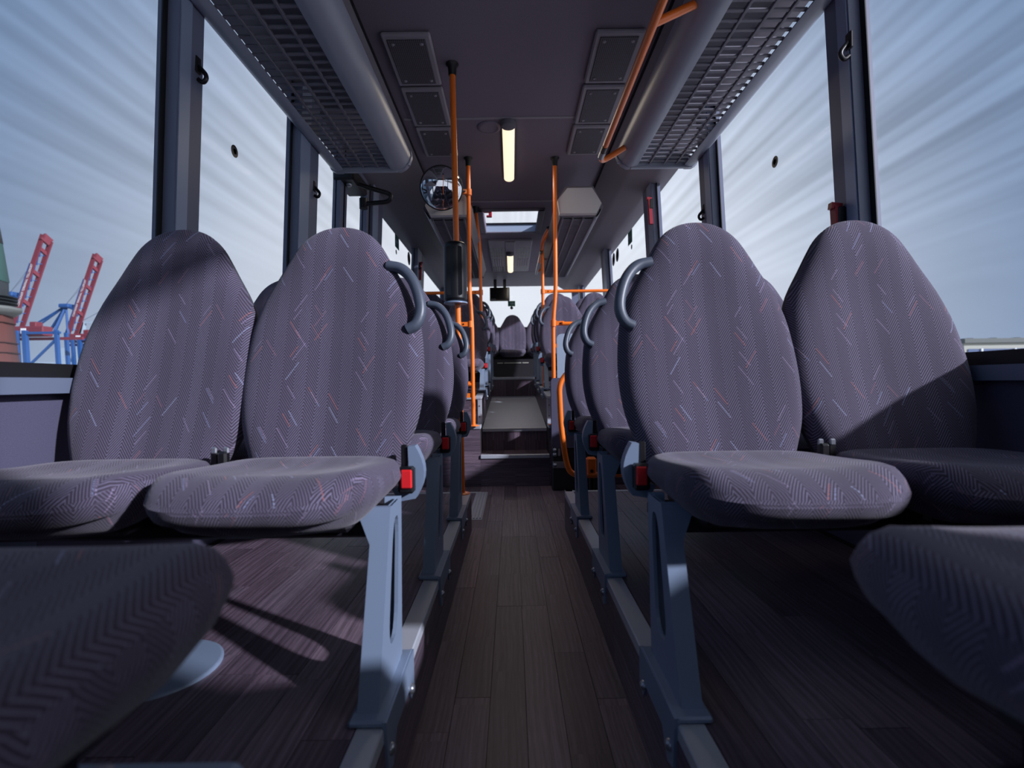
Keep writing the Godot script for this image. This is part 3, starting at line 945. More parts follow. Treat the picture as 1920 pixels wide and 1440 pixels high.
func build_ceiling() -> void:
	var c := thing("ceiling", "dark mauve bus ceiling with perforated panels and a roof hatch opening", "ceiling", Vector3.ZERO, "", "structure")
	var y := EYE + 1.80
	var z0 := -5.30
	var z1 := -6.06
	var hx := 0.31
	for g in [[-1.26, 1.32, 2.58, z0], [-1.26, MID - hx, z0, z1], [MID + hx, 1.32, z0, z1], [-1.26, 1.32, z1, -9.1]]:
		part(c, "board", mb().span(Vector3(g[0], y, g[2]), Vector3(g[1], y + 0.08, g[3])), mats.ceiling)
	part(c, "seam", mb().span(Vector3(MID - 0.74, y - 0.004, -3.44), Vector3(MID + 0.74, y + 0.01, -3.465), 0.002), mats.panel_grey)
	part(c, "seam", mb().span(Vector3(MID - 0.5, y - 0.006, -5.02), Vector3(MID + 0.5, y + 0.01, -5.05), 0.002), mats.panel_grey)
	for s in [-1.0, 1.0]:
		for i in 3:
			var zc := -2.81 - i * 0.475
			var p := part(c, "ceiling_panel", mb().box(Vector3(MID + s * 0.552, y - 0.012, zc), Vector3(0.255, 0.024, 0.445), 0.008), mats.panel_grey)
			var sheet := mb().box(Vector3(MID + s * 0.552, y - 0.026, zc), Vector3(0.20, 0.006, 0.385), 0.002)
			part(p, "perforated_sheet", sheet, mats.perforated)
			for q in [[-0.075, -0.16], [0.075, -0.16], [-0.075, 0.16], [0.075, 0.16]]:
				part(p, "screw", mb().lathe(Vector3(MID + s * 0.552 + q[0], y - 0.029, zc + q[1]), Vector3.DOWN, [[0.010, 0.0], [0.009, 0.003], [0.0, 0.004]], 10), mats.panel_grey)
	var sp := part(c, "loudspeaker_rose", mb().lathe(Vector3(-0.135, y, -3.57), Vector3.DOWN, [[0.085, 0.0], [0.085, 0.006], [0.065, 0.014], [0.06, 0.008], [0.0, 0.010]], 28), mats.ceiling)
	# the bulkhead over the rear window
	part(c, "bulkhead", mb().hexa([Vector3(-1.2, y + 0.02, -8.26), Vector3(1.26, y + 0.02, -8.26), Vector3(1.26, y + 0.02, -9.0), Vector3(-1.2, y + 0.02, -9.0), Vector3(-1.2, y - 0.004, -8.26), Vector3(1.26, y - 0.004, -8.26), Vector3(1.26, EYE + 1.70, -8.99), Vector3(-1.2, EYE + 1.70, -8.99)]), mats.cove)
	for s in [-1.0, 1.0]:
		# the cove over the windows, from the window head up to the ceiling
		var prof := []
		for q in [[xw(Y_HEAD) + 0.05, Y_HEAD - 0.0], [xw(Y_HEAD) - 0.035, Y_HEAD], [1.10, 2.455], [0.945, 2.500], [0.915, 2.516], [0.80, 2.59], [0.765, 2.62]]:
			prof.append(Vector2(MID + s * q[0], q[1]))
		var up := []
		for q in prof: up.append(q)
		part(c, "cove", mb().strip(up, 0.02 * s, 2.5, -9.1), mats.cove)
		part(c, "head_gasket", lean_slab(s, Y_HEAD - 0.018, Y_HEAD + 0.012, 2.5, -7.5, 0.03, 0.05), mats.seal)
		part(c, "roof_edge", mb().span(Vector3(MID + s * 1.16, Y_HEAD + 0.02, 2.5), Vector3(MID + s * 1.27, 2.75, -9.1)), mats.cove)
		part(c, "groove", mb().span(Vector3(MID + s * 0.752, 2.612, 2.5), Vector3(MID + s * 0.772, 2.64, -9.0)), mats.seal)
		var cr := part(c, "cove_rail", mb().strip([Vector2(MID + s * 0.772, 2.615), Vector2(MID + s * 0.80, 2.60), Vector2(MID + s * 0.808, 2.57)], 0.01 * s, 2.5, -8.3), mats.cove)
	# vent panel with slots over the rear aisle
	var px := MID - 0.03
	var vp := part(c, "vent_panel", mb().span(Vector3(px - 0.285, y - 0.022, -6.36), Vector3(px + 0.285, y + 0.01, -8.14), 0.012), mats.panel_grey)
	for s in [-1.0, 1.0]:
		for blk in [[6.70, 3], [7.78, 2]]:
			for rr in blk[1]:
				for q in 5:
					var u: float = px + s * 0.185 + (q - 2) * 0.034
					var w: float = -blk[0] - rr * 0.18
					part(vp, "slot", mb().span(Vector3(u - 0.010, y - 0.0235, w), Vector3(u + 0.010, y - 0.02, w - 0.14)), mats.plastic_black)
		for q in 5:
			var u: float = px + s * 0.185 + (q - 2) * 0.034
			part(vp, "rib", mb().span(Vector3(u - 0.006, y - 0.028, -7.28), Vector3(u + 0.006, y - 0.02, -7.72), 0.002), mats.panel_grey)
	part(vp, "lamp_bed", mb().span(Vector3(px - 0.065, y - 0.030, -6.40), Vector3(px + 0.065, y - 0.02, -8.10), 0.004), mats.panel_grey)
	# lamps
	for L in [0, 1]:
		var big: bool = L == 0
		var t := thing("ceiling_light", "long warm-white strip light on the mauve ceiling before the hatch" if big else "farther warm-white strip light on the slotted vent panel over the rear", "light", Vector3(MID - 0.03, y, -3.99) if big else Vector3(px, y - 0.03, -7.47), "ceiling strip lights")
		var ln := 0.94 if big else 1.08
		part(t, "housing", mb().box(Vector3(0, -0.008, 0.02), Vector3(0.104, 0.016, ln + 0.06), 0.006).lathe(Vector3(0, -0.004, ln * 0.5 + 0.02), Vector3.DOWN, [[0.052, 0.0], [0.052, 0.03], [0.044, 0.038], [0.0, 0.04]], 20), mats.cove)
		var rings := []
		var uv := []
		for z in [-ln * 0.5, -ln * 0.5 + 0.015, ln * 0.5 - 0.015, ln * 0.5]:
			var k := 0.75 if absf(z) > ln * 0.5 - 0.005 else 1.0
			var ring := PackedVector3Array()
			var tv := PackedVector2Array()
			for i in 17:
				var a := PI * i / 16.0
				if i < 17: ring.append(Vector3(cos(a) * 0.044 * k, -0.012 - sin(a) * 0.03 * k, z))
			for i in 18: tv.append(Vector2(i, z))
			rings.append(ring); uv.append(tv)
		part(t, "diffuser", mb().loft(rings, true, uv, true), mats.lamp)
		var al := AreaLight3D.new()
		al.name = "glow"
		al.area_size = Vector2(0.08, ln)
		al.light_color = c8(255, 240, 220)
		al.light_energy = 0.45 if big else 0.4
		if "area_range" in al: al.set("area_range", 12.0)
		al.shadow_enabled = true
		t.add_child(al)
		al.position = Vector3(0, -0.048, 0)
		al.rotation.x = -PI / 2
	# roof hatch
	var h := thing("roof_hatch", "tilted-up glazed roof hatch with pale frame and red emergency handle", "roof hatch", Vector3(MID - 0.02, y, (z0 + z1) * 0.5))
	var zl := (z0 - z1) * 0.5
	part(h, "collar", mb().span(Vector3(-0.36, -0.018, zl + 0.06), Vector3(-0.29, 0.004, -zl - 0.04), 0.008).span(Vector3(0.29, -0.018, zl + 0.06), Vector3(0.36, 0.004, -zl - 0.04), 0.008).span(Vector3(-0.36, -0.018, zl + 0.06), Vector3(0.36, 0.004, zl - 0.0), 0.008).span(Vector3(-0.36, -0.018, -zl - 0.04), Vector3(0.36, 0.004, -zl + 0.01), 0.008), mats.cove)
	part(h, "shaft", mb().span(Vector3(-0.31, 0.0, -zl + 0.005), Vector3(0.31, 0.085, -zl - 0.02)).span(Vector3(-0.33, 0.0, zl), Vector3(-0.306, 0.085, -zl)).span(Vector3(0.306, 0.0, zl), Vector3(0.33, 0.085, -zl)).span(Vector3(-0.31, 0.0, zl - 0.006), Vector3(0.31, 0.085, zl - 0.004)), mats.barrier)
	part(h, "lid_rim", mb().span(Vector3(-0.33, 0.086, -zl + 0.03), Vector3(0.33, 0.10, -zl - 0.02), 0.004), mats.seal)
	part(h, "lid_pane", mb().span(Vector3(-0.33, 0.102, zl), Vector3(0.33, 0.106, -zl)), mats.glass)
	part(h, "handle_block", mb().span(Vector3(-0.29, 0.03, 0.20), Vector3(-0.20, 0.07, 0.26), 0.008).span(Vector3(-0.235, -0.005, 0.20), Vector3(-0.20, 0.05, 0.235), 0.006).span(Vector3(-0.26, -0.02, 0.20), Vector3(-0.20, 0.0, 0.235), 0.006), mats.dark_red)

func build_racks() -> void:
	for s in [-1.0, 1.0]:
		var side := "left" if s < 0 else "right"
		var t := thing("luggage_rack", "blue-grey slatted overhead luggage rack along the %s windows" % side, "luggage rack", Vector3(MID, EYE + 1.33, 0), "overhead racks")
		var ze := -3.14
		var zs := 0.9
		var cover := []
		for q in [[0.760, -0.006], [0.728, -0.012], [0.700, -0.006], [0.672, 0.012], [0.650, 0.040], [0.636, 0.075], [0.640, 0.100]]: cover.append(Vector2(s * q[0], q[1]))
		part(t, "front_cover", mb().strip(cover, -0.008 * s, zs, ze), mats.rack)
		var tube := []
		for q in [[1.052, -0.004], [1.078, -0.012], [1.104, -0.010], [1.126, 0.004], [1.136, 0.028], [1.132, 0.060]]: tube.append(Vector2(s * q[0], q[1]))
		part(t, "rear_rail", mb().strip(tube, 0.008 * s, zs, ze), mats.rack)
		for x in [0.835, 0.925, 1.0]:
			part(t, "grid_bar", mb().span(Vector3(s * (x - 0.006), 0.0, zs), Vector3(s * (x + 0.006), 0.014, ze + 0.02), 0.002), mats.rack_grid)
		var sm := mb().span(Vector3(s * 0.752, 0.004, -0.0085), Vector3(s * 1.058, 0.012, 0.0085), 0.002).done()
		var n := 0
		var z := ze + 0.05
		while z < -1.55:
			part(t, "slat", sm, mats.rack_grid, Vector3(0, 0, z))
			z += 0.052
		var rest := mb()
		while z < zs:
			rest.span(Vector3(s * 0.752, 0.004, z - 0.0085), Vector3(s * 1.058, 0.012, z + 0.0085))
			z += 0.052
		tag(part(t, "slats", rest, mats.rack_grid), "", "", "", "stuff")
		part(t, "end_rim", mb().span(Vector3(s * 0.72, -0.016, ze + 0.012), Vector3(s * 1.09, 0.016, ze - 0.022), 0.006), mats.rack)
		var cap := []
		for q in [[0.74, -0.008], [0.700, -0.012], [0.668, 0.006], [0.644, 0.036], [0.630, 0.075], [0.634, 0.11]]: cap.append(Vector2(s * q[0], q[1]))
		part(t, "corner_cap", mb().strip(cap, -0.014 * s, ze + 0.006, ze - 0.03), mats.rack)
		cap.clear()
		for q in [[1.06, -0.014], [1.104, -0.014], [1.130, 0.000], [1.142, 0.028], [1.138, 0.064]]: cap.append(Vector2(s * q[0], q[1]))
		part(t, "corner_cap", mb().strip(cap, 0.014 * s, ze + 0.006, ze - 0.03), mats.rack)
		part(t, "liner", mb().span(Vector3(s * 0.76, 0.085, zs), Vector3(s * 0.985, 0.10, -2.62)), mats.rack_grid)
		for zb in [-1.05, -2.3]:
			part(t, "hanger", mb().beam(Vector3(s * 0.65, 0.09, zb), Vector3(s * 0.78, 0.33, zb), 0.03, 0.014), mats.rack_grid)
		part(t, "end_bracket", mb().hexa([Vector3(s * 0.64, 0.02, ze), Vector3(s * 1.12, 0.02, ze), Vector3(s * 1.12, 0.02, ze - 0.012), Vector3(s * 0.64, 0.02, ze - 0.012), Vector3(s * 0.84, 0.16, ze), Vector3(s * 1.12, 0.05, ze), Vector3(s * 1.12, 0.05, ze - 0.012), Vector3(s * 0.84, 0.16, ze - 0.012)]), mats.rack)
		# the closed air-duct racks over the rear seats
		var r := thing("air_duct", "grey octagonal air duct with slotted underside, %s of the roof hatch" % side, "air duct", Vector3(MID, EYE, 0), "rear air ducts")
		var oc := v2([0.375, 1.36, 0.36, 1.47, 0.44, 1.565, 0.64, 1.565, 0.715, 1.44, 0.675, 1.36])
		var inn := v2([0.385, 1.35, 0.34, 1.45, 0.43, 1.60, 0.66, 1.60, 0.74, 1.43, 0.69, 1.35])
		part(r, "body", mb().slab(inn, func(q): return Vector3(s * q.x, q.y, -4.16), Vector3(0, 0, -2.34)), mats.cove)
		part(r, "end_cap", mb().slab(oc, func(q): return Vector3(s * q.x, q.y, -4.10), Vector3(0, 0, -0.07)), mats.light_grey)
		var sl := mb()
		var zz := -4.20
		while zz > -6.45:
			sl.span(Vector3(s * 0.41, 1.338, zz), Vector3(s * 0.66, 1.351, zz - 0.017))
			zz -= 0.034
		tag(part(r, "slats", sl, mats.rack_grid), "", "", "", "stuff")
		part(r, "slot_bed", mb().span(Vector3(s * 0.41, 1.3475, -4.18), Vector3(s * 0.66, 1.352, -6.46)), mats.plastic_black)
		for x in [0.405, 0.49, 0.575, 0.665]:
			part(r, "runner", mb().span(Vector3(s * (x - 0.008), 1.333, -4.17), Vector3(s * (x + 0.008), 1.355, -6.48), 0.003), mats.rack_grid)
		part(r, "edge_rail", mb().strip([Vector2(s * 0.68, 1.345), Vector2(s * 0.705, 1.37), Vector2(s * 0.72, 1.41)], 0.012 * s, -4.16, -6.5), mats.rack)
		part(r, "rear_rim", mb().span(Vector3(s * 0.37, 1.34, -6.5), Vector3(s * 0.70, 1.36, -6.52), 0.004), mats.rack)

func pole(called: String, label: String, pts: Array, r := 0.0165, base := true) -> Node3D:
	var o: Vector3 = pts[0]
	var t := thing(called, label, "grab pole", o, "orange grab poles")
	var q := []
	for p in pts: q.append(p - o)
	part(t, "tube", mb().tube(bend(q, 0.12, 5), r, 14), mats.orange)
	var top: Vector3 = q[-1]
	part(t, "ceiling_socket", mb().lathe(top + Vector3(0, 0.005, 0), Vector3.DOWN, [[0.036, 0.0], [0.036, 0.012], [0.024, 0.022], [0.022, 0.07], [0.0, 0.072]], 18), mats.plastic_black)
	if base:
		part(t, "base_flange", mb().lathe(Vector3(0, 0.0, 0), Vector3.UP, [[0.045, 0.0], [0.045, 0.006], [0.022, 0.010], [0.0, 0.011]], 20), mats.orange)
	return t

func clamp_on(t: Node3D, at: Vector3, towards: Vector3) -> void:
	var d := towards.normalized()
	var c := part(t, "clamp", mb().cyl(at - Vector3(0, 0.025, 0), at + Vector3(0, 0.025, 0), 0.0235, 14).beam(at + d * 0.015, at + d * 0.085, 0.030, 0.034), mats.orange)
	part(c, "clamp_screw", mb().cyl(at + d * 0.055 + Vector3(0, 0, 0.012), at + d * 0.055 + Vector3(0, 0, 0.019), 0.006, 10), mats.plastic_black)

func build_poles() -> void:
	var yc := EYE + 1.80
	var p1 := pole("grab_pole", "orange pole with a black box on it, beside the third left seats", [Vector3(-0.290, PLAT, -2.862), Vector3(-0.300, 1.3, -2.862), Vector3(-0.312, yc, -2.862)])
	var bin := thing("ticket_machine", "black rounded ticket machine box strapped round the orange pole by the door", "ticket machine", Vector3(-0.309, 1.295, -2.845))
	part(bin, "body", mb().lathe(Vector3.ZERO, Vector3.UP, [[0.0, 0.0], [0.052, 0.0], [0.061, 0.008], [0.064, 0.02], [0.064, 0.31], [0.061, 0.322], [0.053, 0.33], [0.0, 0.33]], 32), mats.plastic_black)
	part(bin, "face_plate", mb().slab(rounded(0.085, 0.27, 0.012), func(q): return Vector3(q.x, q.y + 0.165, 0.0605), Vector3(0, 0, -0.02)), mats.plastic_black)
	part(bin, "base_plate", mb().lathe(Vector3(0, -0.01, 0), Vector3.UP, [[0.066, 0.0], [0.066, 0.008], [0.05, 0.012], [0.0, 0.012]], 28), mats.frame)
	var yp := EYE - 0.345
	var p2 := pole("grab_pole", "left orange pole standing on the podium edge before the rear seats", [Vector3(-0.313, yp, -4.06), Vector3(-0.313, EYE + 0.48, -4.06), Vector3(-0.330, EYE + 0.75, -4.06), Vector3(-0.325, yc, -4.06)])
	clamp_on(p2, Vector3(-0.013, 0.815, 0), Vector3(-1, 0, 0.0))
	clamp_on(p2, Vector3(-0.012, 1.87, 0), Vector3(-1, 0, 0.3))
	for y in [0.34, 0.245]:
		part(p2, "lug", mb().beam(Vector3(-0.01, y, 0.0), Vector3(-0.085, y, 0.0), 0.012, 0.035), mats.orange)
	part(p2, "lug", mb().beam(Vector3(-0.01, 0.635, 0.0), Vector3(-0.085, 0.635, 0.0), 0.012, 0.03), mats.orange)
	var p3 := pole("grab_pole", "right orange pole rising behind the dark padded wheelchair board", [Vector3(0.335, yp, -4.08), Vector3(0.338, EYE + 0.50, -4.08), Vector3(0.362, EYE + 0.72, -4.08), Vector3(0.368, yc, -4.08)])
	clamp_on(p3, Vector3(0.005, 0.815, 0), Vector3(1, 0, 0))
	part(p3, "lug", mb().beam(Vector3(0.01, 0.635, 0.0), Vector3(0.085, 0.635, 0.0), 0.012, 0.03), mats.orange)
	var p4 := pole("grab_pole", "left orange pole of the rear seats with a crank under the ceiling", [Vector3(-0.305, EYE - 0.06, -5.19), Vector3(-0.308, EYE + 1.42, -5.19), Vector3(-0.335, EYE + 1.64, -5.19), Vector3(-0.345, yc, -5.19)], 0.0165, false)
	clamp_on(p4, Vector3(-0.002, 0.985, 0), Vector3(-1, 0, 0))
	var p5 := pole("grab_pole", "right orange pole of the rear seats bent over to the air duct", [Vector3(0.336, EYE - 0.06, -5.33), Vector3(0.338, EYE + 1.34, -5.33), Vector3(0.334, EYE + 1.46, -5.32), Vector3(0.37, EYE + 1.55, -5.33), Vector3(0.42, EYE + 1.62, -5.33)], 0.0165, false)
	clamp_on(p5, Vector3(0.002, 1.01, 0), Vector3(1, 0, 0))
	# cross bars behind the podium and in front of the first rear seats
	for s in [-1.0, 1.0]:
		var side: String = "left" if s < 0 else "right"
		var x0: float = -0.39 if s < 0 else 0.41
		var b := thing("modesty_panel", "pale blue-grey screen under an orange rail on the %s of the rear steps" % side, "barrier", Vector3(0, EYE, -4.06), "screens before the rear seats")
		part(b, "rail", mb().cyl(Vector3(x0, 0.465, 0), Vector3(MID + s * 1.19, 0.465, 0), 0.0155, 14), mats.orange)
		if s < 0: part(b, "lower_rail", mb().cyl(Vector3(-0.325, -0.012, 0), Vector3(MID - 1.19, -0.012, 0), 0.0155, 14), mats.orange)
		var pw := 0.80
		part(b, "panel", mb().slab(rounded(pw, 0.54, 0.04), func(q): return Vector3(s * (0.365 + pw * 0.5) + q.x, 0.115 + q.y, -0.012), Vector3(0, 0, -0.014)), mats.barrier)
		var c := thing("cross_rail", "orange horizontal rail to the %s window across the first rear seats" % side, "handrail", Vector3(0, EYE + (0.925 if s < 0 else 0.95), -5.19 if s < 0 else -5.33), "rear cross rails")
		part(c, "tube", mb().cyl(Vector3(-0.36 if s < 0 else 0.39, 0, 0), Vector3(MID + s * 1.17, 0, 0), 0.016, 14), mats.orange)
	# rail along the right rack
	var rr := thing("rack_handrail", "long orange grab rail under the inner edge of the right luggage rack", "handrail", Vector3(0, EYE, 0))
	part(rr, "tube", mb().tube(bend([Vector3(0.535, 1.30, 0.6), Vector3(0.535, 1.30, -2.96), Vector3(0.56, 1.31, -3.02), Vector3(0.69, 1.375, -2.98)], 0.05), 0.0165, 14), mats.orange)
	part(rr, "stub", mb().cyl(Vector3(0.535, 1.30, -1.85), Vector3(0.69, 1.37, -1.85), 0.0155, 12), mats.orange)
	part(rr, "joint_sleeve", mb().cyl(Vector3(0.535, 1.30, -2.80), Vector3(0.535, 1.30, -2.87), 0.018, 14), mats.plastic_black)
	part(rr, "clear_sleeve", mb().cyl(Vector3(0.535, 1.30, -2.87), Vector3(0.535, 1.30, -2.945), 0.0185, 14), mats.steel)
	var r2 := thing("rack_handrail", "short orange and steel grab rail on the inner edge of the right rear air duct", "handrail", Vector3(0, EYE, 0))
	part(r2, "tube", mb().tube(bend([Vector3(0.40, 1.50, -5.0), Vector3(0.335, 1.42, -5.1), Vector3(0.325, 1.36, -5.3), Vector3(0.325, 1.36, -6.35)], 0.08), 0.014, 12), mats.orange)
	part(r2, "joint_sleeve", mb().cyl(Vector3(0.325, 1.36, -5.26), Vector3(0.325, 1.36, -5.36), 0.017, 12), mats.plastic_black)
	part(r2, "steel_sleeve", mb().cyl(Vector3(0.325, 1.36, -5.75), Vector3(0.325, 1.36, -6.38), 0.0155, 12), mats.steel)
	for z in [-5.8, -6.3]:
		part(r2, "stub", mb().cyl(Vector3(0.325, 1.36, z), Vector3(0.41, 1.42, z), 0.012, 10), mats.orange)
	# folding barrier and padded board of the wheelchair bay
	var fb := thing("folding_barrier", "orange tubular barrier loop in the wheelchair bay behind the right seats", "barrier", Vector3(0, 0, -3.4))
	part(fb, "tube", mb().tube(bend([Vector3(0.60, 1.13, -0.1), Vector3(0.315, 0.835, 0.0), Vector3(0.325, 0.55, 0.0), Vector3(0.352, 0.32, 0.0), Vector3(0.385, 0.210, 0.0), Vector3(1.18, 0.215, 0.0)], 0.07), 0.019, 16), mats.orange)
	var br := part(fb, "bracket", mb().box(Vector3(0.525, 0.26, -0.01), Vector3(0.07, 0.14, 0.05), 0.012), mats.orange)
	part(br, "bracket_bolt", mb().cyl(Vector3(0.525, 0.24, 0.01), Vector3(0.525, 0.24, 0.022), 0.011, 12), mats.plastic_black)
	part(fb, "wall_mount", mb().box(Vector3(1.19, 0.215, 0.0), Vector3(0.04, 0.12, 0.12), 0.008), mats.plastic_black)
	part(fb, "floor_stay", mb().cyl(Vector3(0.525, 0.0, -0.01), Vector3(0.525, 0.22, -0.01), 0.016, 12), mats.plastic_black)
	var wb := thing("wheelchair_board", "dark fabric-covered upright board with steel latches behind the orange barrier", "backboard", Vector3(0.30, 0.0, -3.92))
	part(wb, "pad", mb().slab(rounded(0.42, 0.54, 0.03), func(q): return Vector3(0.21 + q.x, 0.60 + q.y, 0.03), Vector3(0, 0, -0.07)), mats.wall_fabric)
	part(wb, "base", mb().span(Vector3(0.0, 0.0, 0.02), Vector3(0.42, 0.335, -0.05), 0.01), mats.plastic_dark)
	for y in [0.475 - 0.16, 0.28, 0.20]:
		part(wb, "latch", mb().lathe(Vector3(0.022, y, 0.02), Vector3.BACK, [[0.017, 0.0], [0.017, 0.01], [0.008, 0.014], [0.008, 0.02], [0.0, 0.02]], 14), mats.steel)
	part(wb, "latch_plate", mb().span(Vector3(0.005, 0.175, 0.02), Vector3(0.10, 0.225, 0.026), 0.002).span(Vector3(0.045, 0.27, 0.02), Vector3(0.065, 0.325, 0.032), 0.002), mats.steel)

func build_details() -> void:
	var hb := thing("heater_casing", "low dark casing along the right wall under the front seat", "heater", Vector3(MID + 1.0, PLAT, 0))
	part(hb, "casing", mb().span(Vector3(-0.24, 0.0, -0.40), Vector3(0.15, 0.13, -0.80), 0.01), mats.plastic_dark)
	# mirror
	var m := thing("mirror", "round convex mirror hung on an arm behind the orange pole", "mirror", Vector3(-0.516, 2.325, -3.86))
	var ax := Vector3(0.12, -0.36, 1.0).normalized()
	var prof := []
	for i in 9:
		var a := 0.42 * (1.0 - i / 8.0)
		prof.append([0.155 * sin(a) / sin(0.42), 0.03 + 0.155 / sin(0.42) * (cos(a) - cos(0.42))])
	part(m, "glass", mb().lathe(Vector3.ZERO, ax, [[0.155, 0.02]] + prof, 40), mats.mirror)
	part(m, "rim", mb().lathe(Vector3.ZERO, ax, [[0.0, -0.01], [0.13, -0.008], [0.155, 0.008], [0.163, 0.022], [0.162, 0.032], [0.154, 0.031]], 40), mats.plastic_black)
	part(m, "arm", mb().tube([Vector3(0, 0, -0.01), Vector3(0.10, 0.02, -0.10), Vector3(0.16, 0.04, -0.17)], 0.011, 10), mats.plastic_black)
	# monitor
	var mo := thing("monitor", "small black screen hanging from the ceiling before the rear window", "screen", Vector3(-0.188, EYE + 1.50, -8.6))
	part(mo, "housing", mb().box(Vector3(0, 0, -0.02), Vector3(0.335, 0.228, 0.05), 0.008), mats.plastic_black)
	part(mo, "screen", mb().box(Vector3(0, 0.004, 0.005), Vector3(0.305, 0.195, 0.004), 0.001), mats.screen)
	for x in [-0.075, 0.085]:
		part(mo, "bracket", mb().span(Vector3(x - 0.025, 0.10, -0.03), Vector3(x + 0.025, 0.29, -0.01), 0.003), mats.plastic_black)
	part(mo, "maker_plate", mb().box(Vector3(-0.105, -0.092, 0.006), Vector3(0.085, 0.03, 0.003), 0.001), mats.shell_grey)
	# stickers on the glass
	var g := func(called: String, label: String, s: float, y: float, z: float, w: float, h: float, green: bool, rot := 0.0) -> void:
		var t := thing(called, label, "sticker", Vector3(MID + s * (xw(y) - 0.001 + 0.012), y, z) if s != 0.0 else Vector3(w, y, z))
		var b := Basis(Vector3(0, 0, -1) * (1.0 if s > 0 else -1.0), Vector3.UP, Vector3(-s, 0, 0)) if s != 0.0 else Basis()
		if s != 0.0: t.basis = b
		if green:
			part(t, "backing", mb().box(Vector3.ZERO, Vector3(h * 1.35, h, 0.002)), mats.green)
			part(t, "arrow", mb().slab(v2([-0.2 * h, 0.08 * h, 0.15 * h, 0.08 * h, 0.15 * h, 0.25 * h, 0.5 * h, 0.0, 0.15 * h, -0.25 * h, 0.15 * h, -0.08 * h, -0.2 * h, -0.08 * h]), func(q): return Vector3(q.x, q.y, 0.0012), Vector3(0, 0, 0.0008)), mats.barrier)
		else:
			part(t, "disc", mb().cyl(Vector3(0, 0, -0.001), Vector3(0, 0, 0.001), h, 28), mats.blue_sign if h > 0.026 else mats.plastic_black)
			part(t, "ring", mb().lathe(Vector3.ZERO, Vector3.BACK, [[h * 0.62, 0.0012], [h * 0.62, 0.0018], [h * 0.45, 0.0018], [h * 0.45, 0.0012]], 20), mats.shell_grey)
	g.call("round_sticker", "small black round sticker high on the left window beside the first pillar", -1.0, EYE + 1.0, -2.16, 0, 0.0255, false)
	g.call("round_sticker", "small black round sticker high on the right window beside the first pillar", 1.0, EYE + 1.0, -2.34, 0, 0.0255, false)
	g.call("exit_sign", "green emergency exit sticker on the left rear window behind the door", -1.0, EYE + 1.44, -5.15, 0, 0.13, true)
	g.call("exit_sign", "green emergency exit sticker on the right rear window", 1.0, EYE + 1.44, -5.1, 0, 0.13, true)
	g.call("exit_sign", "green emergency exit sticker in the middle of the rear window", 0.0, EYE + 1.40, -9.02, 0.012, 0.095, true)
	g.call("round_sticker", "tiny blue round sticker under the exit sign on the rear window", 0.0, EYE + 1.325, -9.02, 0.012, 0.027, false)
	g.call("round_sticker", "small dark round sticker under the exit sign on the left rear window", -1.0, EYE + 1.335, -5.13, 0, 0.024, false)
	g.call("round_sticker", "small dark round sticker under the exit sign on the right rear window", 1.0, EYE + 1.335, -5.06, 0, 0.024, false)
	g.call("round_sticker", "blue round sticker on the left rear window next to the pillar", -1.0, EYE + 1.42, -5.75, 0, 0.075, false)
	g.call("round_sticker", "blue round sticker on the right rear window, nearer of the pair by the pillar", 1.0, EYE + 1.42, -5.72, 0, 0.075, false)
	g.call("round_sticker", "blue round sticker on the right rear window, next to the pillar behind its twin", 1.0, EYE + 1.42, -5.93, 0, 0.075, false)
	# emergency hammers on the pillars
	for q in [[1.0, -4.06, EYE + 1.38, "red emergency hammer on the right pillar beside the steps"], [-1.0, -6.02, EYE + 1.36, "red emergency hammer on the left pillar between the rear seats"], [1.0, -1.80, EYE + 0.535, "red emergency hammer low on the right pillar above the window seat"], [1.0, -6.3, EYE + 0.92, "red emergency hammer on the right rear pillar under the cross rail"]]:
		var s: float = q[0]
		var h := thing("emergency_hammer", q[3], "hammer", Vector3(MID + s * (xw(q[2]) - 0.07), q[2], q[1]), "emergency hammers")
		part(h, "holder", mb().span(Vector3(s * 0.02, -0.01, 0.02), Vector3(s * -0.012, 0.07, -0.03), 0.006), mats.plastic_black)
		part(h, "head", mb().beam(Vector3(s * -0.03, 0.075, 0.0), Vector3(s * 0.008, 0.07, 0.0), 0.022), mats.dark_red)
		part(h, "grip", mb().beam(Vector3(s * -0.008, 0.07, 0.0), Vector3(s * 0.002, -0.13, 0.0), 0.026, 0.030), mats.dark_red)
	# coat hooks on pillars
	for q in [[-1.0, -1.80, EYE + 1.12, "dark coat hook on the first left pillar"], [-1.0, -2.86, EYE + 1.10, "dark coat hook on the second left pillar beside the door"], [1.0, -1.72, EYE + 1.12, "dark coat hook on the first right pillar"], [1.0, -3.04, EYE + 1.0, "dark coat hook on the second right pillar"]]:
		var s: float = q[0]
		var h := thing("coat_hook", q[3], "hook", Vector3(MID + s * (xw(q[2]) - 0.052), q[2], q[1]), "coat hooks")
		part(h, "plate", mb().box(Vector3(s * 0.0, 0.02, 0), Vector3(0.012, 0.06, 0.03), 0.004), mats.plastic_black)
		part(h, "hook", mb().tube(bend([Vector3(0, 0.02, 0), Vector3(-s * 0.035, -0.02, 0), Vector3(-s * 0.02, -0.045, 0), Vector3(-s * 0.002, -0.03, 0)], 0.02), 0.008, 8), mats.plastic_black)
	# round floor plate under the left seats
	var fp := thing("floor_plate", "pale round metal mounting plate on the left platform floor", "floor plate", Vector3(-0.79, PLAT, -1.12))
	part(fp, "disc", mb().lathe(Vector3.ZERO, Vector3.UP, [[0.125, 0.0], [0.125, 0.005], [0.118, 0.008], [0.0, 0.008]], 36), mats.frame)
	part(fp, "screw", mb().cyl(Vector3(0.045, 0.008, 0.085), Vector3(0.045, 0.011, 0.085), 0.007, 10), mats.plastic_black)

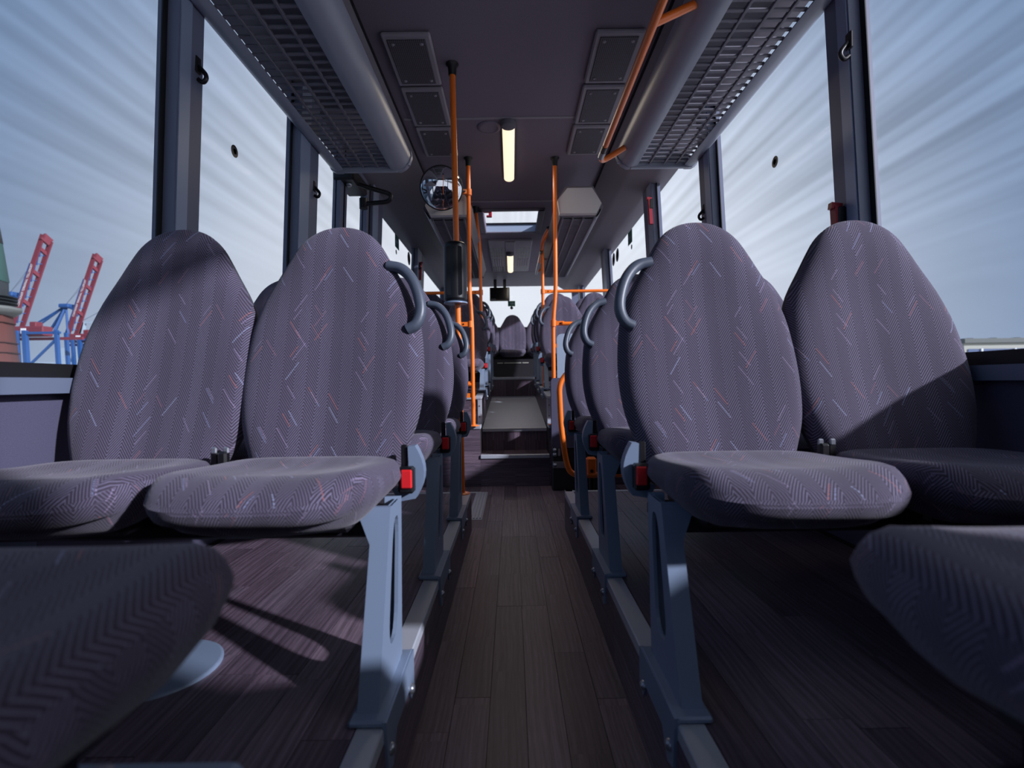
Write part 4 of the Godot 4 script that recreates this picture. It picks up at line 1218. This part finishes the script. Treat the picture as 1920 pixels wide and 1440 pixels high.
func build_rear_bench() -> void:
	var y := EYE + 0.068
	var t := thing("rear_bench", "dark five-place rear bench with a tall headrest seat in the middle under the rear window", "bench", Vector3(0.02, y, -8.38))
	for i in 5:
		var cx := (i - 2) * 0.452
		part(t, "backrest", backrest_mesh(cx, 0.0, Vector2(0.21 * i, 0.1 * i), false), mats.fabric)
		part(t, "cushion", cushion_mesh(cx, 0.0, Vector2(0.3 * i, 0.2)), mats.fabric)
	part(t, "base", mb().span(Vector3(-1.12, 0.0, 0.30), Vector3(1.12, 0.30, -0.3)), mats.plastic_dark)
	for g in [[-0.25, -0.16], [-0.14, 0.13], [0.15, 0.25]]:
		part(t, "base_strip", mb().span(Vector3(g[0], 0.235, 0.300), Vector3(g[1], 0.248, 0.306), 0.001), mats.facade)

# ------------------------------------------------------------------ outside
func crane(label: String, at: Vector3, k: float) -> void:
	var t := thing("gantry_crane", label, "crane", at, "harbour cranes")
	var h := 38.5
	var boom := Vector3(19.1, 54.0, 0).normalized()
	var ln := 57.3
	var b0 := Vector3(0, h, 2)
	var b1 := Vector3(0.9, h - 3.0, -2)
	for b in [b0, b1]:
		part(t, "boom_girder", mb().beam(b * k, (b + boom * ln) * k, 1.0 * k, 2.5 * k), mats.crane_red)
	for f in [0.30, 0.62, 0.86, 0.985]:
		part(t, "boom_tie", mb().beam((b0 + boom * ln * f) * k, (b1 + boom * ln * f) * k, 1.6 * k, (2.0 if f < 0.9 else 4.5) * k), mats.crane_red)
	var tr := mb()
	for i in 9:
		var f := 0.06 + i * 0.09
		var o := Vector3(0.6, -0.8, -1.5)
		tr.beam((b0 + o + boom * ln * f) * k, (b0 + o * 0.6 + boom * ln * (f + 0.09)) * k, 0.5 * k)
		tr.beam((b0 + o * 0.3 + boom * ln * f) * k, (b1 - o * 0.2 + boom * ln * (f + 0.06)) * k, 0.35 * k)
	part(t, "boom_walkway", tr, mats.crane_blue)
	part(t, "boom_rail", mb().beam((b0 + Vector3(-1.6, 0.6, 0)) * k, (b0 + Vector3(-1.6, 0.6, 0) + boom * ln * 0.68) * k, 0.7 * k), mats.crane_blue)
	for q in [[5.8, 5, 1.7], [10.6, 5, 2.2], [21.5, -10, 1.7], [29.0, 5, 1.8]]:
		part(t, "leg", mb().beam(Vector3(q[0] + 1.5, 0, q[1]) * k, Vector3(q[0] - 0.2, h - 2.5, q[1]) * k, q[2] * k), mats.crane_blue)
	part(t, "cross_girder", mb().beam(Vector3(10, h - 4, 5) * k, Vector3(31, h - 4, 5) * k, 1.3 * k), mats.crane_blue)
	part(t, "cross_girder", mb().beam(Vector3(12, 12.5, 5) * k, Vector3(40, 12.5, 5) * k, 0.9 * k), mats.crane_blue)
	part(t, "brace", mb().beam(Vector3(12, 15, 5) * k, Vector3(29, 31, 5) * k, 1.1 * k), mats.crane_blue)
	part(t, "brace", mb().beam(Vector3(24, 8, -10) * k, Vector3(38, 24, -10) * k, 0.9 * k), mats.crane_blue)
	part(t, "trolley_girder", mb().beam(Vector3(-2, h - 7, 0) * k, Vector3(40, h - 7, 0) * k, 1.6 * k), mats.crane_red)
	var mh := part(t, "machinery_house", mb().span(Vector3(0, h - 5.5, -4) * k, Vector3(19, h + 0.3, 3) * k, 0.5 * k).span(Vector3(10, h, -3) * k, Vector3(14, h + 3, 2) * k, 0.4 * k), mats.crane_red)
	part(mh, "house_window", mb().span(Vector3(6.2, h - 4.3, 3.0) * k, Vector3(9.2, h - 1.0, 3.3) * k), mats.white)
	var ap := Vector3(-2.8, h + 19.6, 0)
	for q in [[-7.6, 0.0, 5], [-18, 1.0, -3], [1.0, 0.0, 3], [-11, 1.0, 0]]:
		part(t, "mast_strut", mb().beam(ap * k, Vector3(q[0], h + q[1], q[2]) * k, 1.2 * k), mats.crane_blue)
	part(t, "mast_head", mb().span((ap + Vector3(-3, -1.5, -3)) * k, (ap + Vector3(4, 1.2, 3)) * k, 0.6 * k), mats.crane_blue)
	part(t, "mast_strut", mb().beam(ap * k, (b0 + boom * 17.0) * k, 1.0 * k), mats.crane_blue)
	for q in [[-30, 7.0], [-28.5, 4.8]]:
		part(t, "backstay", mb().beam(ap * k, Vector3(q[0], h + q[1] - 3, 0) * k, 0.9 * k), mats.crane_blue)
	for q in [0.70, 0.63]:
		part(t, "rope", mb().beam((ap + Vector3(0, 1, 0)) * k, (b0 + boom * ln * q) * k, 0.22 * k), mats.rope)
	var tm := TextMesh.new()
	var font := SystemFont.new()
	font.font_names = PackedStringArray(["Droid Sans"])
	tm.font = font
	tm.text = "CONTAINER TERMINAL TOLLERORT"
	tm.font_size = 64
	tm.pixel_size = 0.026 * k
	tm.depth = 0.1 * k
	var le := part(t, "lettering", tm, mats.white)
	var ang := atan2(boom.y, boom.x)
	le.rotation.z = ang
	le.position = (b0 + boom * ln * 0.45 + Vector3(0, 0, 0.65)) * k

func build_outside() -> void:
	var gr := thing("ground", "harbour quay and water around the bus, made pale on the right to bounce light in", "ground", Vector3.ZERO, "", "structure")
	part(gr, "quay_apron", mb().span(Vector3(-3.5, -1.4, 300), Vector3(900, -1.0, -900)), mats.quay)  # out of view, kept pale to throw light up at the left rack
	part(gr, "far_quay", mb().span(Vector3(-900, -1.4, -60), Vector3(-60, -1.0, -900)), mats.quay)
	part(gr, "water", mb().span(Vector3(-900, -2.4, 300), Vector3(-3.4, -2.0, -900)), mats.harbour_water)  # added dark water, keeps the bounce low on the left side
	crane("red and blue gantry crane with raised boom, nearest the brick tower", Vector3(-293.5, -1.0, -300), 1.0)
	crane("red and blue gantry crane with raised boom, right of the other one", Vector3(-300.0, -1.0, -345), 1.0)
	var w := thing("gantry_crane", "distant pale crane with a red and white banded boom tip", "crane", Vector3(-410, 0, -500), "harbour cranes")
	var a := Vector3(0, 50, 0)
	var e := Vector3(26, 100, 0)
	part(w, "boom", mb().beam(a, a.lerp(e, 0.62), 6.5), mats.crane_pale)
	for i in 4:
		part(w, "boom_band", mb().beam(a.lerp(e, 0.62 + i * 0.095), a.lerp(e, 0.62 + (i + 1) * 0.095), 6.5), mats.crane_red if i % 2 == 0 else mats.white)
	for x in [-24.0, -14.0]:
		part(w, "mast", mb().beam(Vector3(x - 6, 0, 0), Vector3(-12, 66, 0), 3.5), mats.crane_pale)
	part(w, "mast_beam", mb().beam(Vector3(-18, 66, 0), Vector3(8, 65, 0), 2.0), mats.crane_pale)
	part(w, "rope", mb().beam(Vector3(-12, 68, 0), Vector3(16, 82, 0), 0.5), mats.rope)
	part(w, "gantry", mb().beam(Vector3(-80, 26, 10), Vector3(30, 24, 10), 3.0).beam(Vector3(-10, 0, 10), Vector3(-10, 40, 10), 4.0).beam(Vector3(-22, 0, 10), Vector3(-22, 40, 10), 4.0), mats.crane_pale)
	# brick tower
	var t := thing("harbour_tower", "red brick tower with green copper roof at the left edge", "tower", Vector3(-84.5, 0, -80))
	var ring := func(r0: float, r1: float, y0: float, y1: float, n: int) -> MB:
		return mb().lathe(Vector3.ZERO, Vector3.UP, [[0.0, y0], [r0, y0], [r1, y1], [0.0, y1]], n)
	part(t, "shaft", ring.call(5.6, 4.2, -1.0, 12.9, 8), mats.brick)
	for y in [11.4, 8.2, 6.6]:
		part(t, "brick_course", ring.call(4.65 + (12.9 - y) * 0.10 - 0.22, 4.65 + (12.9 - y) * 0.10 - 0.24, y, y + 0.15, 8), mats.brick_dark)
	part(t, "balcony", mb().lathe(Vector3.ZERO, Vector3.UP, [[0.0, 12.6], [4.6, 12.7], [5.5, 13.5], [5.5, 14.0], [0.0, 14.1]], 12), mats.concrete)
	part(t, "lantern_room", ring.call(3.8, 3.8, 14.0, 18.2, 8), mats.copper_dark)
	for y in [14.6, 15.1, 15.6]:
		part(t, "railing", mb().lathe(Vector3.ZERO, Vector3.UP, [[4.9, y], [5.0, y], [5.0, y + 0.08], [4.9, y + 0.08]], 12), mats.copper_dark)
	for y in [14.4, 15.9]:
		part(t, "lantern_window", mb().box(Vector3(2.75, y + 0.7, 3.2), Vector3(0.8, 1.2, 0.3)), mats.shop_glass)
	part(t, "sign", mb().box(Vector3(2.6, 17.6, 3.35), Vector3(0.95, 0.8, 0.2)), mats.copper_dark)
	var tm := TextMesh.new()
	var font := SystemFont.new()
	font.font_names = PackedStringArray(["Droid Sans"])
	tm.font = font
	tm.text = "JS"
	tm.font_size = 64
	tm.pixel_size = 0.011
	tm.depth = 0.05
	part(t, "lettering", tm, mats.white, Vector3(2.6, 17.6, 3.5))
	part(t, "roof_skirt", ring.call(3.9, 3.2, 18.2, 24.4, 8), mats.copper)
	part(t, "roof_cap", ring.call(3.25, 2.9, 24.4, 27.0, 8), mats.copper_dark)
	part(t, "roof_peak", ring.call(2.9, 1.2, 27.0, 28.2, 8), mats.copper)
	# long low shed on the right
	var s := thing("warehouse", "long low pale warehouse with a flat roof beyond the right window", "building", Vector3(60, 0, -70))
	part(s, "wall", mb().span(Vector3(2.5, -1.0, 0), Vector3(60, 5.35, -12)), mats.facade)
	part(s, "roof_edge", mb().span(Vector3(2.2, 5.3, 0.4), Vector3(60, 6.0, -12.4), 0.1), mats.concrete)
	part(s, "window_band", mb().span(Vector3(3.0, 3.3, 0.05), Vector3(59, 4.55, 0.1)), mats.shop_glass)
	for i in 14:
		part(s, "mullion", mb().span(Vector3(4.7 + i * 4.6, -1.0, 0.04), Vector3(4.95 + i * 4.6, 4.6, 0.25)), mats.white)
		part(s, "roof_vent", mb().span(Vector3(4.0 + i * 3.3, 5.95, -1.0), Vector3(4.7 + i * 3.3, 6.15, -2.0)), mats.copper_dark)

# ------------------------------------------------------------------ scene
func _ready() -> void:
	var cam := Camera3D.new()
	cam.name = "camera"
	cam.position = Vector3(0, EYE, 0)
	cam.fov = rad_to_deg(2.0 * atan(720.0 / 950.0))
	cam.near = 0.02
	cam.far = 2000.0
	cam.rotation = Vector3(-0.0032, 0, -0.014)
	add_child(cam)
	cam.current = true
	var ca := CameraAttributesPhysical.new()
	ca.frustum_focal_length = 18.0
	ca.frustum_focus_distance = 2.2
	ca.exposure_aperture = 3.0
	cam.attributes = ca
	cam.fov = rad_to_deg(2.0 * atan(720.0 / 950.0))
	var sky := Sky.new()
	var sm := PanoramaSkyMaterial.new()
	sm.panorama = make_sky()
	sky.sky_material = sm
	var e := Environment.new()
	e.background_mode = Environment.BG_SKY
	e.sky = sky
	e.tonemap_mode = Environment.TONE_MAPPER_LINEAR
	e.tonemap_exposure = 1.0
	e.sdfgi_enabled = true
	e.ssao_enabled = true
	e.ssil_enabled = true
	var we := WorldEnvironment.new()
	we.name = "world"
	we.environment = e
	add_child(we)
	var sun := DirectionalLight3D.new()  # low sun that stands in for a flash outside the right window
	sun.name = "sun"
	sun.light_color = c8(238, 240, 255)
	sun.light_energy = 1.75
	sun.light_angular_distance = 2.0
	sun.shadow_enabled = true
	sun.sky_mode = DirectionalLight3D.SKY_MODE_LIGHT_ONLY
	add_child(sun)
	sun.look_at_from_position(Vector3.ZERO, -SUN, Vector3.UP)
	make_materials()
	build_floor()
	build_walls()
	build_ceiling()
	build_racks()
	var gl := "left seat rows"
	var gr := "right seat rows"
	place_seat(-1, -1.23, PLAT, "left patterned double seat facing the camera, nearest whole one", gl)
	place_seat(1, -1.23, PLAT, "right patterned double seat facing the camera, nearest whole one", gr)
	place_seat(-1, -1.92, PLAT, "left patterned double seat in the second row behind the nearest", gl)
	place_seat(1, -1.92, PLAT, "right patterned double seat in the second row behind the nearest", gr)
	place_seat(-1, -2.61, PLAT, "left patterned double seat in the third row, beside the orange pole with the box", gl)
	place_seat(1, -2.61, PLAT, "right patterned double seat in the third row, before the wheelchair bay", gr)
	place_seat(-1, -0.21, PLAT + 0.012, "blurred left seat cushion in the lower corner, facing the other rows", "seats turned to the rear", 0.45, true, false)
	place_seat(1, -0.20, PLAT + 0.022, "blurred right seat cushion in the lower corner, facing the other rows", "seats turned to the rear", 0.45, true, false)
	place_seat(1, 0.42, PLAT, "added unseen right double seat behind the camera, shading the near left cushion", gr, 0.45, false, false)  # extra seat out of view, put in to shade the near left cushion
	var rg := "raised rear seats"
	place_seat(-1, -4.90, EYE - 0.075, "left rear double seat, lowest one, right behind the pale screen", rg, 0.285)
	place_seat(1, -5.02, EYE - 0.07, "right rear double seat, lowest one, right behind the pale screen", rg, 0.33)
	place_seat(-1, -5.62, EYE - 0.035, "left rear double seat, second behind the pale screen", rg, 0.45)
	place_seat(1, -5.75, EYE - 0.03, "right rear double seat, second behind the pale screen", rg, 0.45)
	place_seat(-1, -6.34, EYE + 0.015, "left rear double seat, third behind the pale screen", rg, 0.45)
	place_seat(1, -6.45, EYE + 0.02, "right rear double seat, third behind the pale screen", rg, 0.45)
	place_seat(-1, -7.15, EYE + 0.068, "left rear double seat, last one before the rear bench", rg, 0.44)
	place_seat(1, -7.22, EYE + 0.068, "right rear double seat, last one before the rear bench", rg, 0.44)
	build_rear_bench()
	build_poles()
	build_details()
	build_outside()
